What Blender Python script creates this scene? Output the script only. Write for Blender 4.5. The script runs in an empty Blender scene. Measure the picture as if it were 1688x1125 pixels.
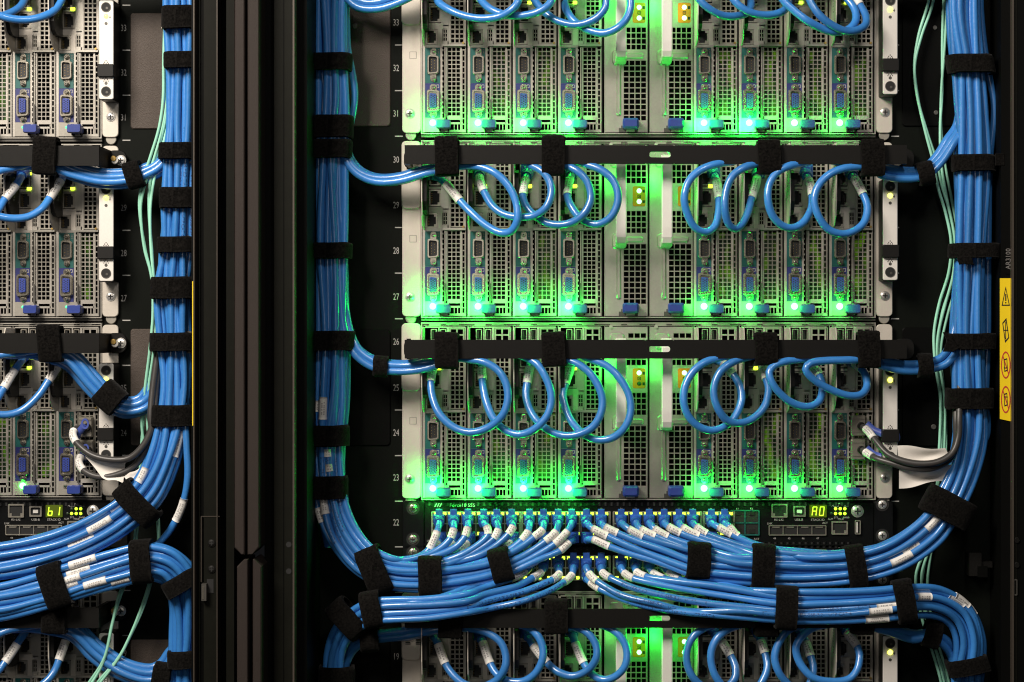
import bpy, math, random
from mathutils import Vector, Matrix
random.seed(7)

# ------------------------------------------------------------------ units
# everything is laid out in "px": 1 px = 0.589 mm at the chassis face plane
S = 0.000589
D = 3400.0            # camera distance from the chassis face, px
VX, VY = 940.0, 562.0  # the point of the racks straight ahead of the camera
F = Vector((0, -1, 0))


def W(px, py, d=0.0):
    """a point of the racks: across, down, and d px in front of the chassis face"""
    f = (D - d) / D
    return Vector(((VX + (px - VX) * f - 844) * S, -d * S, -(VY + (py - VY) * f - 562.5) * S))


scene = bpy.context.scene
col = scene.collection

# ------------------------------------------------------------------ materials
MATS = {}


def mat(name, base, rough=.5, metal=0.0, vary=.15, vscale=300, bump=0.0, bscale=900, emit=None, estr=0.0,
        rnd=.12, coat=0.0, sheen=0.0, spec=.5, grime=0.0):
    m = bpy.data.materials.new(name)
    m.use_nodes = True
    nt = m.node_tree
    b = nt.nodes['Principled BSDF']
    b.inputs['Roughness'].default_value = rough
    b.inputs['Metallic'].default_value = metal
    b.inputs['Specular IOR Level'].default_value = spec
    if coat:
        b.inputs['Coat Weight'].default_value = coat
        b.inputs['Coat Roughness'].default_value = .14
    if sheen:
        b.inputs['Sheen Weight'].default_value = sheen
        b.inputs['Sheen Roughness'].default_value = .5
    tc = nt.nodes.new('ShaderNodeTexCoord')
    nz = nt.nodes.new('ShaderNodeTexNoise')
    nz.inputs['Scale'].default_value = vscale
    nz.inputs['Detail'].default_value = 4
    nt.links.new(tc.outputs['Object'], nz.inputs['Vector'])
    oi = nt.nodes.new('ShaderNodeObjectInfo')
    # value = 1 + vary*(noise-.5)*2 + rnd*(random-.5)*2
    m1 = nt.nodes.new('ShaderNodeMath'); m1.operation = 'MULTIPLY_ADD'
    m1.inputs[1].default_value = 2 * vary; m1.inputs[2].default_value = 1 - vary
    nt.links.new(nz.outputs['Fac'], m1.inputs[0])
    m2 = nt.nodes.new('ShaderNodeMath'); m2.operation = 'MULTIPLY_ADD'
    m2.inputs[1].default_value = 2 * rnd; m2.inputs[2].default_value = -rnd
    nt.links.new(oi.outputs['Random'], m2.inputs[0])
    ad = nt.nodes.new('ShaderNodeMath'); ad.operation = 'ADD'
    nt.links.new(m1.outputs[0], ad.inputs[0]); nt.links.new(m2.outputs[0], ad.inputs[1])
    last = ad.outputs[0]
    if grime:
        n2 = nt.nodes.new('ShaderNodeTexNoise')
        n2.inputs['Scale'].default_value = 55; n2.inputs['Detail'].default_value = 6
        n2.inputs['Roughness'].default_value = .65
        nt.links.new(tc.outputs['Object'], n2.inputs['Vector'])
        m3 = nt.nodes.new('ShaderNodeMath'); m3.operation = 'MULTIPLY_ADD'
        m3.inputs[1].default_value = 2 * grime; m3.inputs[2].default_value = 1 - grime
        nt.links.new(n2.outputs['Fac'], m3.inputs[0])
        m4 = nt.nodes.new('ShaderNodeMath'); m4.operation = 'MULTIPLY'
        nt.links.new(last, m4.inputs[0]); nt.links.new(m3.outputs[0], m4.inputs[1])
        last = m4.outputs[0]
    vm = nt.nodes.new('ShaderNodeVectorMath'); vm.operation = 'SCALE'
    vm.inputs[0].default_value = base
    nt.links.new(last, vm.inputs['Scale'])
    nt.links.new(vm.outputs[0], b.inputs['Base Color'])
    if bump:
        n3 = nt.nodes.new('ShaderNodeTexNoise')
        n3.inputs['Scale'].default_value = bscale
        n3.inputs['Detail'].default_value = 3
        nt.links.new(tc.outputs['Object'], n3.inputs['Vector'])
        bp = nt.nodes.new('ShaderNodeBump')
        bp.inputs['Strength'].default_value = bump
        bp.inputs['Distance'].default_value = .0006
        nt.links.new(n3.outputs['Fac'], bp.inputs['Height'])
        nt.links.new(bp.outputs['Normal'], b.inputs['Normal'])
    if emit:
        b.inputs['Emission Color'].default_value = (*emit, 1)
        b.inputs['Emission Strength'].default_value = estr
    MATS[name] = m
    return m


mat('zinc', (.47, .445, .395), .36, .45, .06, 700, .10, 1500, rnd=.06, grime=.16)
mat('steel_plate', (.47, .45, .395), .30, .6, .08, 500, .08, 1200, rnd=.05, grime=.22)
mat('ear_paint', (.64, .59, .515), .42, .25, .05, 900, .10, 1800, rnd=.04, grime=.10)
mat('mesh_metal', (.35, .33, .285), .4, .35, .1, 600, rnd=.08, grime=.15)
mat('dark_metal', (.10, .095, .085), .45, .5, .2, 400, rnd=.1)
mat('cavity', (.003, .003, .003), .8, 0, .3, 300, spec=.1)
mat('port_black', (.012, .012, .012), .45, 0, .2, 500)
mat('port_tin', (.42, .39, .33), .35, .7, .15, 600)
mat('nickel', (.46, .43, .36), .27, .9, .1, 500, rnd=.06)
mat('chrome_screw', (.72, .70, .66), .34, .75, .12, 700)
mat('gold', (.42, .28, .09), .4, .9, .1, 500)
mat('teal', (.006, .105, .095), .45, 0, .08, 500, rnd=.08)
mat('navy', (.018, .025, .15), .45, 0, .08, 500, rnd=.08)
mat('plug_blue', (.025, .10, .42), .38, 0, .12, 400, rnd=.15)
mat('latch_blue', (.028, .055, .27), .36, 0, .1, 500, .08, 1800, rnd=.08)
mat('vga_blue', (.026, .055, .32), .5, 0, .1, 500, rnd=.05)
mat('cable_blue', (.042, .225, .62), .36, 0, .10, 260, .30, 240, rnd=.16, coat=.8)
mat('cable_shaded', (.024, .14, .50), .36, 0, .10, 260, .30, 240, rnd=.16, coat=.8)  # cable blue darkened, the post's shade put into the colour
mat('print_blue', (.006, .02, .12), .6, 0, .2, 900)
mat('sleeve', (.86, .84, .80), .42, 0, .05, 500, rnd=.08)
mat('sleeve_print', (.42, .41, .40), .7, 0, .3, 900)
mat('paper', (.78, .74, .68), .65, 0, .04, 300, .15, 250)
mat('strap', (.0055, .005, .0045), .95, 0, 1.9, 520, 1.0, 700, rnd=.15, sheen=.04, spec=.06)
mat('bar_black', (.0058, .0055, .0048), .5, 0, .25, 1800, .25, 2600, rnd=.1, spec=.2)
mat('rack_black', (.0022, .0024, .0021), .55, 0, .2, 500, .15, 1500, rnd=.05, spec=.08)
mat('rail_black_bloom', (.0042, .0055, .0040), .55, 0, .2, 500, .15, 1500, rnd=.05, spec=.08)  # green tint in the base stands in for lamp bloom on the rail
mat('rack_grain', (.066, .050, .040), .62, 0, .45, 1100, .9, 1100, rnd=.05)
mat('post_olive', (.0060, .0062, .0042), .55, 0, .2, 120, .1, 1500, rnd=.1, grime=.3, spec=.10)
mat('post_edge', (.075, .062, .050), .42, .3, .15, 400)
mat('strip_brown', (.030, .023, .020), .6, 0, .25, 1600, .5, 1500, rnd=.05, spec=.2)
mat('ink_white', (.42, .41, .39), .7, 0, .1, 900, rnd=0)
mat('ink_grey', (.20, .19, .18), .7, 0, .1, 900, rnd=0)
mat('ink_black', (.01, .01, .01), .7, 0, .1, 900, rnd=0)
mat('ink_red', (.55, .05, .03), .6, 0, .1, 900, rnd=0)
mat('yellow', (.98, .70, .008), .5, 0, .05, 300, rnd=0)
mat('orange', (.95, .13, .001), .5, 0, .08, 400, rnd=.05)
mat('panel_white', (.78, .75, .70), .4, .1, .04, 700, rnd=.04, grime=.06)
mat('module_black', (.010, .0095, .009), .45, 0, .2, 700, spec=.25)
mat('fibre_aqua', (.36, .78, .58), .4, 0, .08, 300, rnd=.1)
mat('fibre_print', (.03, .14, .10), .6, 0, .1, 900)
mat('cable_grey', (.055, .052, .050), .38, 0, .12, 300, rnd=.1)
mat('tab_blue', (.07, .11, .42), .42, 0, .08, 300)
mat('switch_black', (.0035, .004, .0042), .45, 0, .2, 700, .1, 1500, spec=.15)
mat('pcb_green', (.015, .05, .02), .6, 0, .3, 600)
mat('led_green', (.1, .6, .2), .3, 0, 0, 10, emit=(.009, 1.0, .025), estr=110, rnd=0)
mat('led_green_soft', (.1, .6, .2), .3, 0, 0, 10, emit=(.035, 1.0, .06), estr=30, rnd=0)
mat('led_green_small', (.1, .6, .2), .3, 0, 0, 10, emit=(.22, 1.0, .35), estr=4.5, rnd=0)
mat('led_green_dim', (.1, .6, .2), .3, 0, 0, 10, emit=(.02, 1.0, .25), estr=2.2, rnd=0)
mat('led_off', (.03, .045, .03), .3, 0, .1, 400)
mat('led_lime', (.4, .6, .05), .3, 0, 0, 10, emit=(.62, 1.0, .03), estr=5.5, rnd=0)
mat('led_amber', (.5, .6, .05), .3, 0, 0, 10, emit=(.95, 1.0, .10), estr=4.5, rnd=0)
mat('display_lit', (.4, .6, .05), .3, 0, 0, 10, emit=(.55, 1.0, .03), estr=1.7, rnd=0)
mat('display_dark', (.05, .06, .008), .3, 0, .1, 400, emit=(.5, .75, .02), estr=.10)

# a circuit board with lit patches painted in as emission (procedural)
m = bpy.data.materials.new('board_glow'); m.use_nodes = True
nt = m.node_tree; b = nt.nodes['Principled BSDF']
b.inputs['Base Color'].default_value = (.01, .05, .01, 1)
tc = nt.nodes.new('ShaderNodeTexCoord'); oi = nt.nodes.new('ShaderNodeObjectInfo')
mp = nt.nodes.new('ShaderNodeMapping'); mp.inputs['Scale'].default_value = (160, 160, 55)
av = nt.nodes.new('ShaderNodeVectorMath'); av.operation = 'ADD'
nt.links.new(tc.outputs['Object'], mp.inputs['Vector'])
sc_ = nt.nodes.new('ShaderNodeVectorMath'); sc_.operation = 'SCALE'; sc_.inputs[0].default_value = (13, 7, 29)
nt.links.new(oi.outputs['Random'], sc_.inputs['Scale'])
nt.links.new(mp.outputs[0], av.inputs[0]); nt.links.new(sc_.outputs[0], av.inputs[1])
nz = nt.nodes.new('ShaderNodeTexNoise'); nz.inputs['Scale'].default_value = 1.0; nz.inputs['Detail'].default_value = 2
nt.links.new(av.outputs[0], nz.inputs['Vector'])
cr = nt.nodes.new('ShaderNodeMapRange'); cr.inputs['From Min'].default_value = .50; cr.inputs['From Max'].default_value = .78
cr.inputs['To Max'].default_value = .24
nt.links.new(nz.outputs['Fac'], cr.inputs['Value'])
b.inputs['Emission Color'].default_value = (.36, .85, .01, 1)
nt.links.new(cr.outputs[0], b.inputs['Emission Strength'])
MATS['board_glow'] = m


# ------------------------------------------------------------------ mesh builder
class MB:
    """collects shapes in local px (x across, y down, d forward) and links them as one mesh"""

    def __init__(self):
        self.v, self.f, self.mi, self.sm, self.mats = [], [], [], [], []

    def m(self, name):
        if name not in self.mats:
            self.mats.append(name)
        return self.mats.index(name)

    def add(self, vs, fs, mat_, smooth=False):
        o = len(self.v)
        self.v += vs
        k = self.m(mat_)
        for f in fs:
            self.f.append(tuple(i + o for i in f)); self.mi.append(k); self.sm.append(smooth)

    def box(self, x0, x1, y0, y1, d0, d1, mat_):
        vs = [(x, y, d) for d in (d0, d1) for y in (y0, y1) for x in (x0, x1)]
        self.add(vs, [(0, 1, 3, 2), (4, 6, 7, 5), (0, 4, 5, 1), (2, 3, 7, 6), (0, 2, 6, 4), (1, 5, 7, 3)], mat_)

    def prism(self, poly, d0, d1, mat_, ch=0.0, smooth=False, back=True):
        """poly (x,y) extruded d0..d1 with a chamfered front rim of width ch"""
        n = len(poly)
        cx = sum(p[0] for p in poly) / n; cy = sum(p[1] for p in poly) / n
        vs = [(x, y, d0) for x, y in poly]
        if ch:
            w = max(p[0] for p in poly) - min(p[0] for p in poly)
            h = max(p[1] for p in poly) - min(p[1] for p in poly)
            fx = max(0.05, 1 - 2 * ch / max(w, .01)); fy = max(0.05, 1 - 2 * ch / max(h, .01))
            vs += [(x, y, d1 - ch) for x, y in poly]
            vs += [(cx + (x - cx) * fx, cy + (y - cy) * fy, d1) for x, y in poly]
            rings = 3
        else:
            vs += [(x, y, d1) for x, y in poly]; rings = 2
        fs = []
        for r in range(rings - 1):
            for i in range(n):
                j = (i + 1) % n
                fs.append((r * n + i, r * n + j, (r + 1) * n + j, (r + 1) * n + i))
        self.add(vs, fs, mat_, smooth)
        o = len(self.v) - len(vs)
        k = self.m(mat_)
        self.f.append(tuple(o + (rings - 1) * n + i for i in range(n))); self.mi.append(k); self.sm.append(False)
        if back:
            self.f.append(tuple(o + i for i in reversed(range(n)))); self.mi.append(k); self.sm.append(False)

    def rrect(self, x0, x1, y0, y1, d0, d1, r, mat_, ch=0.0, seg=4):
        self.prism(rr(x0, x1, y0, y1, r, seg), d0, d1, mat_, ch)

    def cyl(self, cx, cy, r, d0, d1, mat_, n=16, ch=0.0, smooth=True):
        self.prism([(cx + r * math.cos(2 * math.pi * i / n), cy + r * math.sin(2 * math.pi * i / n)) for i in range(n)], d0, d1, mat_, ch, smooth)

    def dome(self, cx, cy, r, d0, h, mat_, n=12, rings=4):
        vs, fs = [], []
        for k in range(rings):
            a = k / rings * math.pi / 2
            for i in range(n):
                t = 2 * math.pi * i / n
                vs.append((cx + r * math.cos(a) * math.cos(t), cy + r * math.cos(a) * math.sin(t), d0 + h * math.sin(a)))
        vs.append((cx, cy, d0 + h))
        for k in range(rings - 1):
            for i in range(n):
                j = (i + 1) % n
                fs.append((k * n + i, k * n + j, (k + 1) * n + j, (k + 1) * n + i))
        for i in range(n):
            fs.append(((rings - 1) * n + i, (rings - 1) * n + (i + 1) % n, rings * n))
        self.add(vs, fs, mat_, True)

    def ring(self, outer, inner, d0, d1, mat_, smooth=False):
        """frame between two equally long outlines, extruded"""
        n = len(outer)
        vs = [(x, y, d0) for x, y in outer] + [(x, y, d1) for x, y in outer] + [(x, y, d1) for x, y in inner] + [(x, y, d0) for x, y in inner]
        fs = []
        for r in range(4):
            q = (r + 1) % 4
            for i in range(n):
                j = (i + 1) % n
                fs.append((r * n + i, r * n + j, q * n + j, q * n + i))
        self.add(vs, fs, mat_, smooth)

    def grid(self, x0, x1, y0, y1, nx, ny, w, d, mat_, t=2.0, edge=True):
        """a punched vent: crossing webs of width w"""
        cx = (x1 - x0) / nx; cy = (y1 - y0) / ny
        for i in range(0 if edge else 1, nx + (1 if edge else 0)):
            x = x0 + i * cx
            self.box(x - w / 2, x + w / 2, y0 - w / 2, y1 + w / 2, d - t, d, mat_)
        for j in range(0 if edge else 1, ny + (1 if edge else 0)):
            y = y0 + j * cy
            self.box(x0 - w / 2 + .1, x1 + w / 2 - .1, y - w / 2, y + w / 2, d - t + .3, d - .25, mat_)

    def text(self, s, x, y, size, d, mat_, align='CENTER', rot=0.0, sx=1.0):
        vs, fs = glyphs(s, align)
        c, sn = math.cos(rot), math.sin(rot)
        out = []
        for a, b_ in vs:
            a *= size * sx; b_ *= -size
            out.append((x + a * c - b_ * sn, y + a * sn + b_ * c, d))
        self.add(out, fs, mat_)

    def mesh(self, name):
        me = bpy.data.meshes.new(name)
        me.from_pydata([(x * S, -d * S, -y * S) for x, y, d in self.v], [], self.f)
        for n in self.mats:
            me.materials.append(MATS[n])
        me.polygons.foreach_set('material_index', self.mi)
        me.polygons.foreach_set('use_smooth', self.sm)
        me.update()
        import bmesh
        bm = bmesh.new(); bm.from_mesh(me)
        bmesh.ops.recalc_face_normals(bm, faces=bm.faces)
        bm.to_mesh(me); bm.free()
        return me

    def build(self, name, parent=None, loc=None, label=None):
        o = bpy.data.objects.new(name, self.mesh(name))
        col.objects.link(o)
        if parent is not None:
            o.parent = parent
        if loc is not None:
            o.location = loc
        if label:
            o['label'] = label
        return o


GL = {}


def glyphs(s, align='CENTER'):
    key = (s, align)
    if key not in GL:
        cu = bpy.data.curves.new('glyph', 'FONT'); cu.body = s; cu.align_x = align; cu.align_y = 'CENTER'
        cu.resolution_u = 2
        ob = bpy.data.objects.new('glyph', cu); col.objects.link(ob)
        bpy.context.view_layer.update()
        me = ob.evaluated_get(bpy.context.evaluated_depsgraph_get()).to_mesh()
        GL[key] = ([(v.co.x, v.co.y) for v in me.vertices], [tuple(p.vertices) for p in me.polygons])
        ob.to_mesh_clear()
        bpy.data.objects.remove(ob); bpy.data.curves.remove(cu)
    return GL[key]


def rr(x0, x1, y0, y1, r, seg=4):
    pts = []
    for cx, cy, a0 in ((x1 - r, y0 + r, -90), (x1 - r, y1 - r, 0), (x0 + r, y1 - r, 90), (x0 + r, y0 + r, 180)):
        for k in range(seg + 1):
            a = math.radians(a0 + 90 * k / seg)
            pts.append((cx + r * math.cos(a), cy + r * math.sin(a)))
    return pts


def thing(name, loc, label, cat, group=None):
    o = bpy.data.objects.new(name, None)
    o.empty_display_size = .01
    col.objects.link(o); o.location = loc
    tag(o, label, cat, group)
    return o


def tag(o, label, cat, group=None):
    o['label'] = label; o['category'] = cat
    if group:
        o['group'] = group


def copy_tree(o, parent=None):
    c = o.copy(); col.objects.link(c)
    c.parent = parent
    for ch in list(o.children):
        copy_tree(ch, c)
    return c


# ------------------------------------------------------------------ tubes along paths (world space)
def catmull(P, step=6.0):
    """P: list of world vectors -> evenly dense samples of a centripetal-ish Catmull-Rom"""
    P = [Vector(p) for p in P]
    Q = [P[0] * 2 - P[1]] + P + [P[-1] * 2 - P[-2]]
    out = []
    for i in range(1, len(Q) - 2):
        a, b_, c, d = Q[i - 1], Q[i], Q[i + 1], Q[i + 2]
        L = (c - b_).length
        n = max(2, int(L / (step * S)))
        la = max((b_ - a).length, 1e-6); lb = max(L, 1e-6); lc = max((d - c).length, 1e-6)
        m1 = (c - a) * (lb / (la + lb)); m2 = (d - b_) * (lb / (lb + lc))
        for k in range(n):
            t = k / n
            out.append((2 * t**3 - 3 * t**2 + 1) * b_ + (t**3 - 2 * t**2 + t) * m1 + (-2 * t**3 + 3 * t**2) * c + (t**3 - t**2) * m2)
    out.append(Q[-2])
    return out


def arc(pts):
    s = [0.0]
    for a, b_ in zip(pts, pts[1:]):
        s.append(s[-1] + (b_ - a).length / S)
    return s


def frames(pts):
    T = []
    n = len(pts)
    for i in range(n):
        T.append((pts[min(i + 1, n - 1)] - pts[max(i - 1, 0)]).normalized())
    N = []
    ref = T[0].cross(F)
    if ref.length < .1:
        ref = Vector((1, 0, 0))
    ref.normalize()
    for i in range(n):
        ref = ref - T[i] * ref.dot(T[i])
        ref.normalize()
        N.append(ref.copy())
    return T, N


def tube_mesh(name, pts, r, mat_, sides=12, ripple=0.0, caps=True, taper=None):
    T, N = frames(pts)
    A = arc(pts)
    vs, fs = [], []
    ph = random.random() * 6
    for i, p in enumerate(pts):
        B = T[i].cross(N[i])
        rad = r * (1 + ripple * math.sin(A[i] / 13 + ph) + ripple * .6 * math.sin(A[i] / 41 + 2 * ph))
        if taper:
            rad *= taper(i / (len(pts) - 1))
        for k in range(sides):
            a = 2 * math.pi * k / sides
            vs.append(p + (N[i] * math.cos(a) + B * math.sin(a)) * rad * S)
    for i in range(len(pts) - 1):
        for k in range(sides):
            j = (k + 1) % sides
            fs.append((i * sides + k, i * sides + j, (i + 1) * sides + j, (i + 1) * sides + k))
    if caps:
        fs.append(tuple(range(sides)))
        fs.append(tuple((len(pts) - 1) * sides + k for k in reversed(range(sides))))
    me = bpy.data.meshes.new(name)
    me.from_pydata([tuple(v) for v in vs], [], fs)
    me.materials.append(MATS[mat_])
    me.polygons.foreach_set('use_smooth', [len(f) == 4 for f in fs])
    me.update()
    return me


def link_mesh(name, me, parent=None, origin=None):
    if origin is not None:
        me.transform(Matrix.Translation(-origin))
    o = bpy.data.objects.new(name, me); col.objects.link(o)
    if parent is not None:
        o.parent = parent
    elif origin is not None:
        o.location = origin
    return o


def at_arc(pts, A, s):
    if s <= 0:
        return pts[0].copy()
    for i in range(len(A) - 1):
        if A[i + 1] >= s:
            t = (s - A[i]) / max(A[i + 1] - A[i], 1e-9)
            return pts[i].lerp(pts[i + 1], t)
    return pts[-1].copy()


def sub_path(pts, A, s0, s1, step=4.0):
    n = max(3, int((s1 - s0) / step))
    return [at_arc(pts, A, s0 + (s1 - s0) * k / n) for k in range(n + 1)]


def wrap_text(name, s, pts, A, s0, size, r, mat_, parent, origin, spin=0.0, flip=False):
    """lettering printed on a tube, bent along it"""
    gv, gf = glyphs(s, 'LEFT')
    vs = []
    for u, v in gv:
        sg = -1 if flip else 1
        a = s0 + sg * u * size
        p = at_arc(pts, A, a)
        q = at_arc(pts, A, a + 2)
        t = (q - p).normalized() if (q - p).length > 0 else Vector((1, 0, 0))
        B = F - t * F.dot(t)
        if B.length < 1e-3:
            B = Vector((0, 0, 1))
        B.normalize()
        N = t.cross(B)                       # sideways as the camera sees it
        ang = (v * size * sg) / r + spin
        vs.append(p + (B * math.cos(ang) - N * math.sin(ang)) * r * 1.012 * S)
    me = bpy.data.meshes.new(name)
    me.from_pydata([tuple(v) for v in vs], [], gf)
    me.materials.append(MATS[mat_]); me.update()
    return link_mesh(name, me, parent, origin)
# ------------------------------------------------------------------ server node (one sled), local px, front face at d=0
NODE_H, NODE_W = 284, 74.5


def dsub(x, y, w, h, sk=2.2, r=3.5):
    """outline of a standing D-sub shell: right side shorter"""
    pts = []
    base = rr(x - w / 2, x + w / 2, y - h / 2, y + h / 2, r, 3)
    for px, py in base:
        k = (px - (x - w / 2)) / w
        pts.append((px, y + (py - y) * (1 - sk * k / h * 1.4)))
    return pts


def scale_poly(p, f, g=None):
    g = g or f
    cx = sum(a for a, b_ in p) / len(p); cy = sum(b_ for a, b_ in p) / len(p)
    return [(cx + (a - cx) * f, cy + (b_ - cy) * g) for a, b_ in p]


def make_jack(x0, x1, y0, y1, name, root, lit=False):
    k = MB()
    o = rr(x0, x1, y0, y1, 1, 1); i = rr(x0 + 2, x1 - 2.4, y0 + 2.2, y1 - 2.2, .6, 1)
    k.ring(o, i, -16, 1.6, 'port_tin')
    k.box(x0 + 1, x1 - 1, y0 + 1, y1 - 1, -17, -15, 'port_black')
    # stepped latch notch on the far side
    k.box(x1 - 5.6, x1 - 2.2, y0 + 2, y0 + 6, -15, .8, 'port_tin')
    k.box(x1 - 5.6, x1 - 2.2, y1 - 6, y1 - 2, -15, .8, 'port_tin')
    for j in range(6):
        yy = y0 + 6 + (y1 - y0 - 12) * j / 5
        k.box(x0 + 2.2, x0 + 4.4, yy - .25, yy + .25, -14, -9, 'gold')
    p = k.build(name, root)
    if lit:
        for yy in (y0 - 1, y1 + 1):
            l = MB(); l.box(x1 - 5, x1 + 1.5, yy - 2.2, yy + 2.2, .4, 2.4, 'led_lime'); l.build('link_light', p)
    return p


def make_node(right, lamp, glow, lit_port):
    root = thing('server_node', (0, 0, 0), 'x', 'server node')
    # --- body: dark cavity, outer sheet metal, face plates
    b = MB()
    b.box(1, 73, 0, 283, -46, -44, 'cavity')
    b.box(0.5, 1.6, 0, 283.5, -44, 0.6, 'zinc'); b.box(72.6, 73.6, 0, 283.5, -44, -1.5, 'module_black')  # black right strip paints in the shade between sleds
    b.box(1.6, 4.6, 2, 283, -3, 1.2, 'zinc')
    b.box(70.9, 72.0, 2, 283, -3, .4, 'zinc')
    b.box(4.6, 70.9, 0.6, 2.6, -3, .8, 'zinc')
    # top ports surround
    b.box(8, 43, 24.5, 28, -6, 1, 'zinc'); b.box(26.4, 28.2, 2.6, 24.5, -8, .6, 'zinc'); b.box(40.5, 44, 2.6, 24.5, -8, .9, 'zinc')
    # upper connector plate
    b.box(12, 43.5, 28, 44, -4, .2, 'zinc')
    b.box(31, 43.5, 44, 108, -4, .4, 'steel_plate')
    b.box(11, 31, 70, 74, -4, .6, 'ear_paint')
    b.box(8, 34, 103, 113, -4, .8, 'ear_paint'); b.box(25.2, 33, 113, 139, -4, .8, 'ear_paint'); b.box(5, 8, 106, 139, -4, .5, 'zinc')
    b.box(32.8, 43.5, 106, 112, -4, .4, 'zinc'); b.box(41.6, 43.5, 112, 139, -4, .4, 'zinc'); b.box(33, 43.5, 133, 139, -4, .4, 'zinc')
    # ledge between the two halves
    b.box(34, 71.6, 138.2, 141.6, -10, 5.5, 'steel_plate'); b.box(4.6, 34, 138.4, 142.8, -6, .7, 'zinc')
    b.cyl(68, 136.4, 1.9, 0, 7.4, 'gold', 8)
    # lower half
    b.box(4.6, 30.4, 142.8, 260, -6, -.6, 'steel_plate')
    b.box(4.6, 36.6, 259.2, 282.5, -6, 1.0, 'mesh_metal')
    b.box(30.4, 33.0, 142.8, 259.2, -6, .3, 'zinc')
    for j in range(13):
        b.box(33.0, 34.6, 146 + j * 8.6, 148.6 + j * 8.6, -6, .2, 'zinc')
    b.box(37.0, 38.6, 142.8, 240, -14, 4.5, 'steel_plate'); b.box(39.4, 41.2, 142.8, 258, -14, 2.0, 'zinc')
    b.prism([(36.2, 228), (39, 230), (39.4, 262), (36.4, 262)], -4, 7, 'dark_metal')
    b.box(41.2, 63.6, 255.6, 262.2, -3, .9, 'zinc'); b.box(37, 44, 262.2, 282.5, -3, .5, 'zinc')
    b.box(44, 66.5, 266.4, 269.6, -3, .6, 'zinc'); b.box(44, 71, 279, 283, -3, .9, 'zinc'); b.box(62.6, 64.2, 262, 279, -3, .6, 'zinc')
    b.box(52, 53.4, 269.6, 279, -3, .3, 'zinc'); b.box(57.6, 59, 269.6, 279, -3, .3, 'zinc')
    b.box(63.2, 65.2, 142, 262, -3, .9, 'zinc')
    b.build('sled_body', root)
    # --- vents
    g = MB(); g.grid(46, 68.5, 4, 25, 2, 2, 2.6, .6, 'mesh_metal'); g.build('vent_grille', root)
    g = MB(); g.grid(46.6, 68.6, 29, 136, 3, 14, 2.0, .8, 'mesh_metal'); g.box(43.8, 46.2, 28, 138, -4, 1.2, 'zinc'); g.box(69, 70.8, 28, 138, -4, 1.0, 'zinc'); g.build('vent_grille', root)
    g = MB(); g.grid(34.4, 41.4, 113, 132.5, 2, 3, 1.3, .2, 'mesh_metal'); g.build('vent_grille', root)
    g = MB(); g.grid(41.6, 62.8, 142.5, 256, 3, 16, 1.5, -.4, 'mesh_metal'); g.build('vent_grille', root)
    g = MB(); g.grid(65.4, 70.6, 147, 279, 1, 14, 1.9, .4, 'mesh_metal'); g.build('vent_grille', root)
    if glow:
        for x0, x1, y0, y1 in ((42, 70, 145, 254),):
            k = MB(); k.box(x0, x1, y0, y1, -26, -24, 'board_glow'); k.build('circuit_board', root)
    # --- usb ports
    for x0 in (14, 29.4):
        k = MB(); k.ring(rr(x0, x0 + 10, 4.5, 23.5, 1, 1), rr(x0 + 1.4, x0 + 8.6, 6, 22, .5, 1), -14, 1.4, 'port_tin')
        k.box(x0 + .6, x0 + 9.4, 5, 23, -15, -13, 'port_black'); k.box(x0 + 2.4, x0 + 4.8, 7.5, 20.5, -13, -.5, 'ink_black'); k.build('usb_port', root)
    # --- network jacks
    make_jack(12, 30, 45, 68, 'network_jack', root, lit_port)
    make_jack(11.5, 31, 75, 102, 'network_jack', root)
    make_jack(6.5, 25, 113.5, 138, 'network_jack', root)
    # --- serial and video connectors on printed strips
    k = MB(); k.box(5, 29.4, 143.6, 202.0, -.5, .6, 'teal')
    for j in range(3):
        k.box(25.6, 27.8, 146.2 + j * 2.6, 147.6 + j * 2.6, .6, .75, 'ink_grey')
    k.build('serial_strip', root)
    k = MB(); k.box(5, 29.4, 202.3, 259.0, -.5, .6, 'navy'); k.ring(rr(23.6, 27.8, 204.4, 210, .4, 1), rr(24.4, 27, 205.2, 209.2, .3, 1), .5, .8, 'ink_white'); k.build('video_strip', root)
    for kind, cy in (('serial', 172), ('video', 231.5)):
        k = MB()
        hw = 5.2 if kind == 'serial' else 6.2
        k.prism(rr(18.4 - hw, 18.4 + hw, cy - 28, cy + 28, 5, 4), .6, 2.0, 'nickel', .5)
        sh = dsub(18.2, cy, 17 if kind == 'serial' else 19, 31 if kind == 'serial' else 36)
        k.ring(sh, scale_poly(sh, .80, .87), 1.5, 7.5 if kind == 'serial' else 8.5, 'nickel')
        k.prism(scale_poly(sh, 1.13, 1.07), 1.2, 2.8, 'nickel', .5)
        p = k.build(kind + '_port', root)
        ins = MB()
        if kind == 'serial':
            ins.prism(scale_poly(sh, .82, .88), 1.5, 3.0, 'port_black')
            for q in range(5):
                ins.cyl(15.6, cy - 9 + q * 4.5, .5, 3, 3.6, 'gold', 6)
            for q in range(4):
                ins.cyl(20.8, cy - 6.8 + q * 4.5, .5, 3, 3.6, 'gold', 6)
            ins.build('pin_block', p)
        else:
            ins.prism(scale_poly(sh, .60, .68), 1.5, 8.2, 'vga_blue', .6)
            for cxx, n, y0 in ((15.4, 5, -8.6), (18.4, 5, -6.6), (21.2, 5, -8.6)):
                for q in range(n):
                    ins.cyl(cxx, cy + y0 + q * 3.9, 1.1, 8.0, 8.35, 'ink_black', 6)
            ins.build('pin_block', p)
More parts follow.
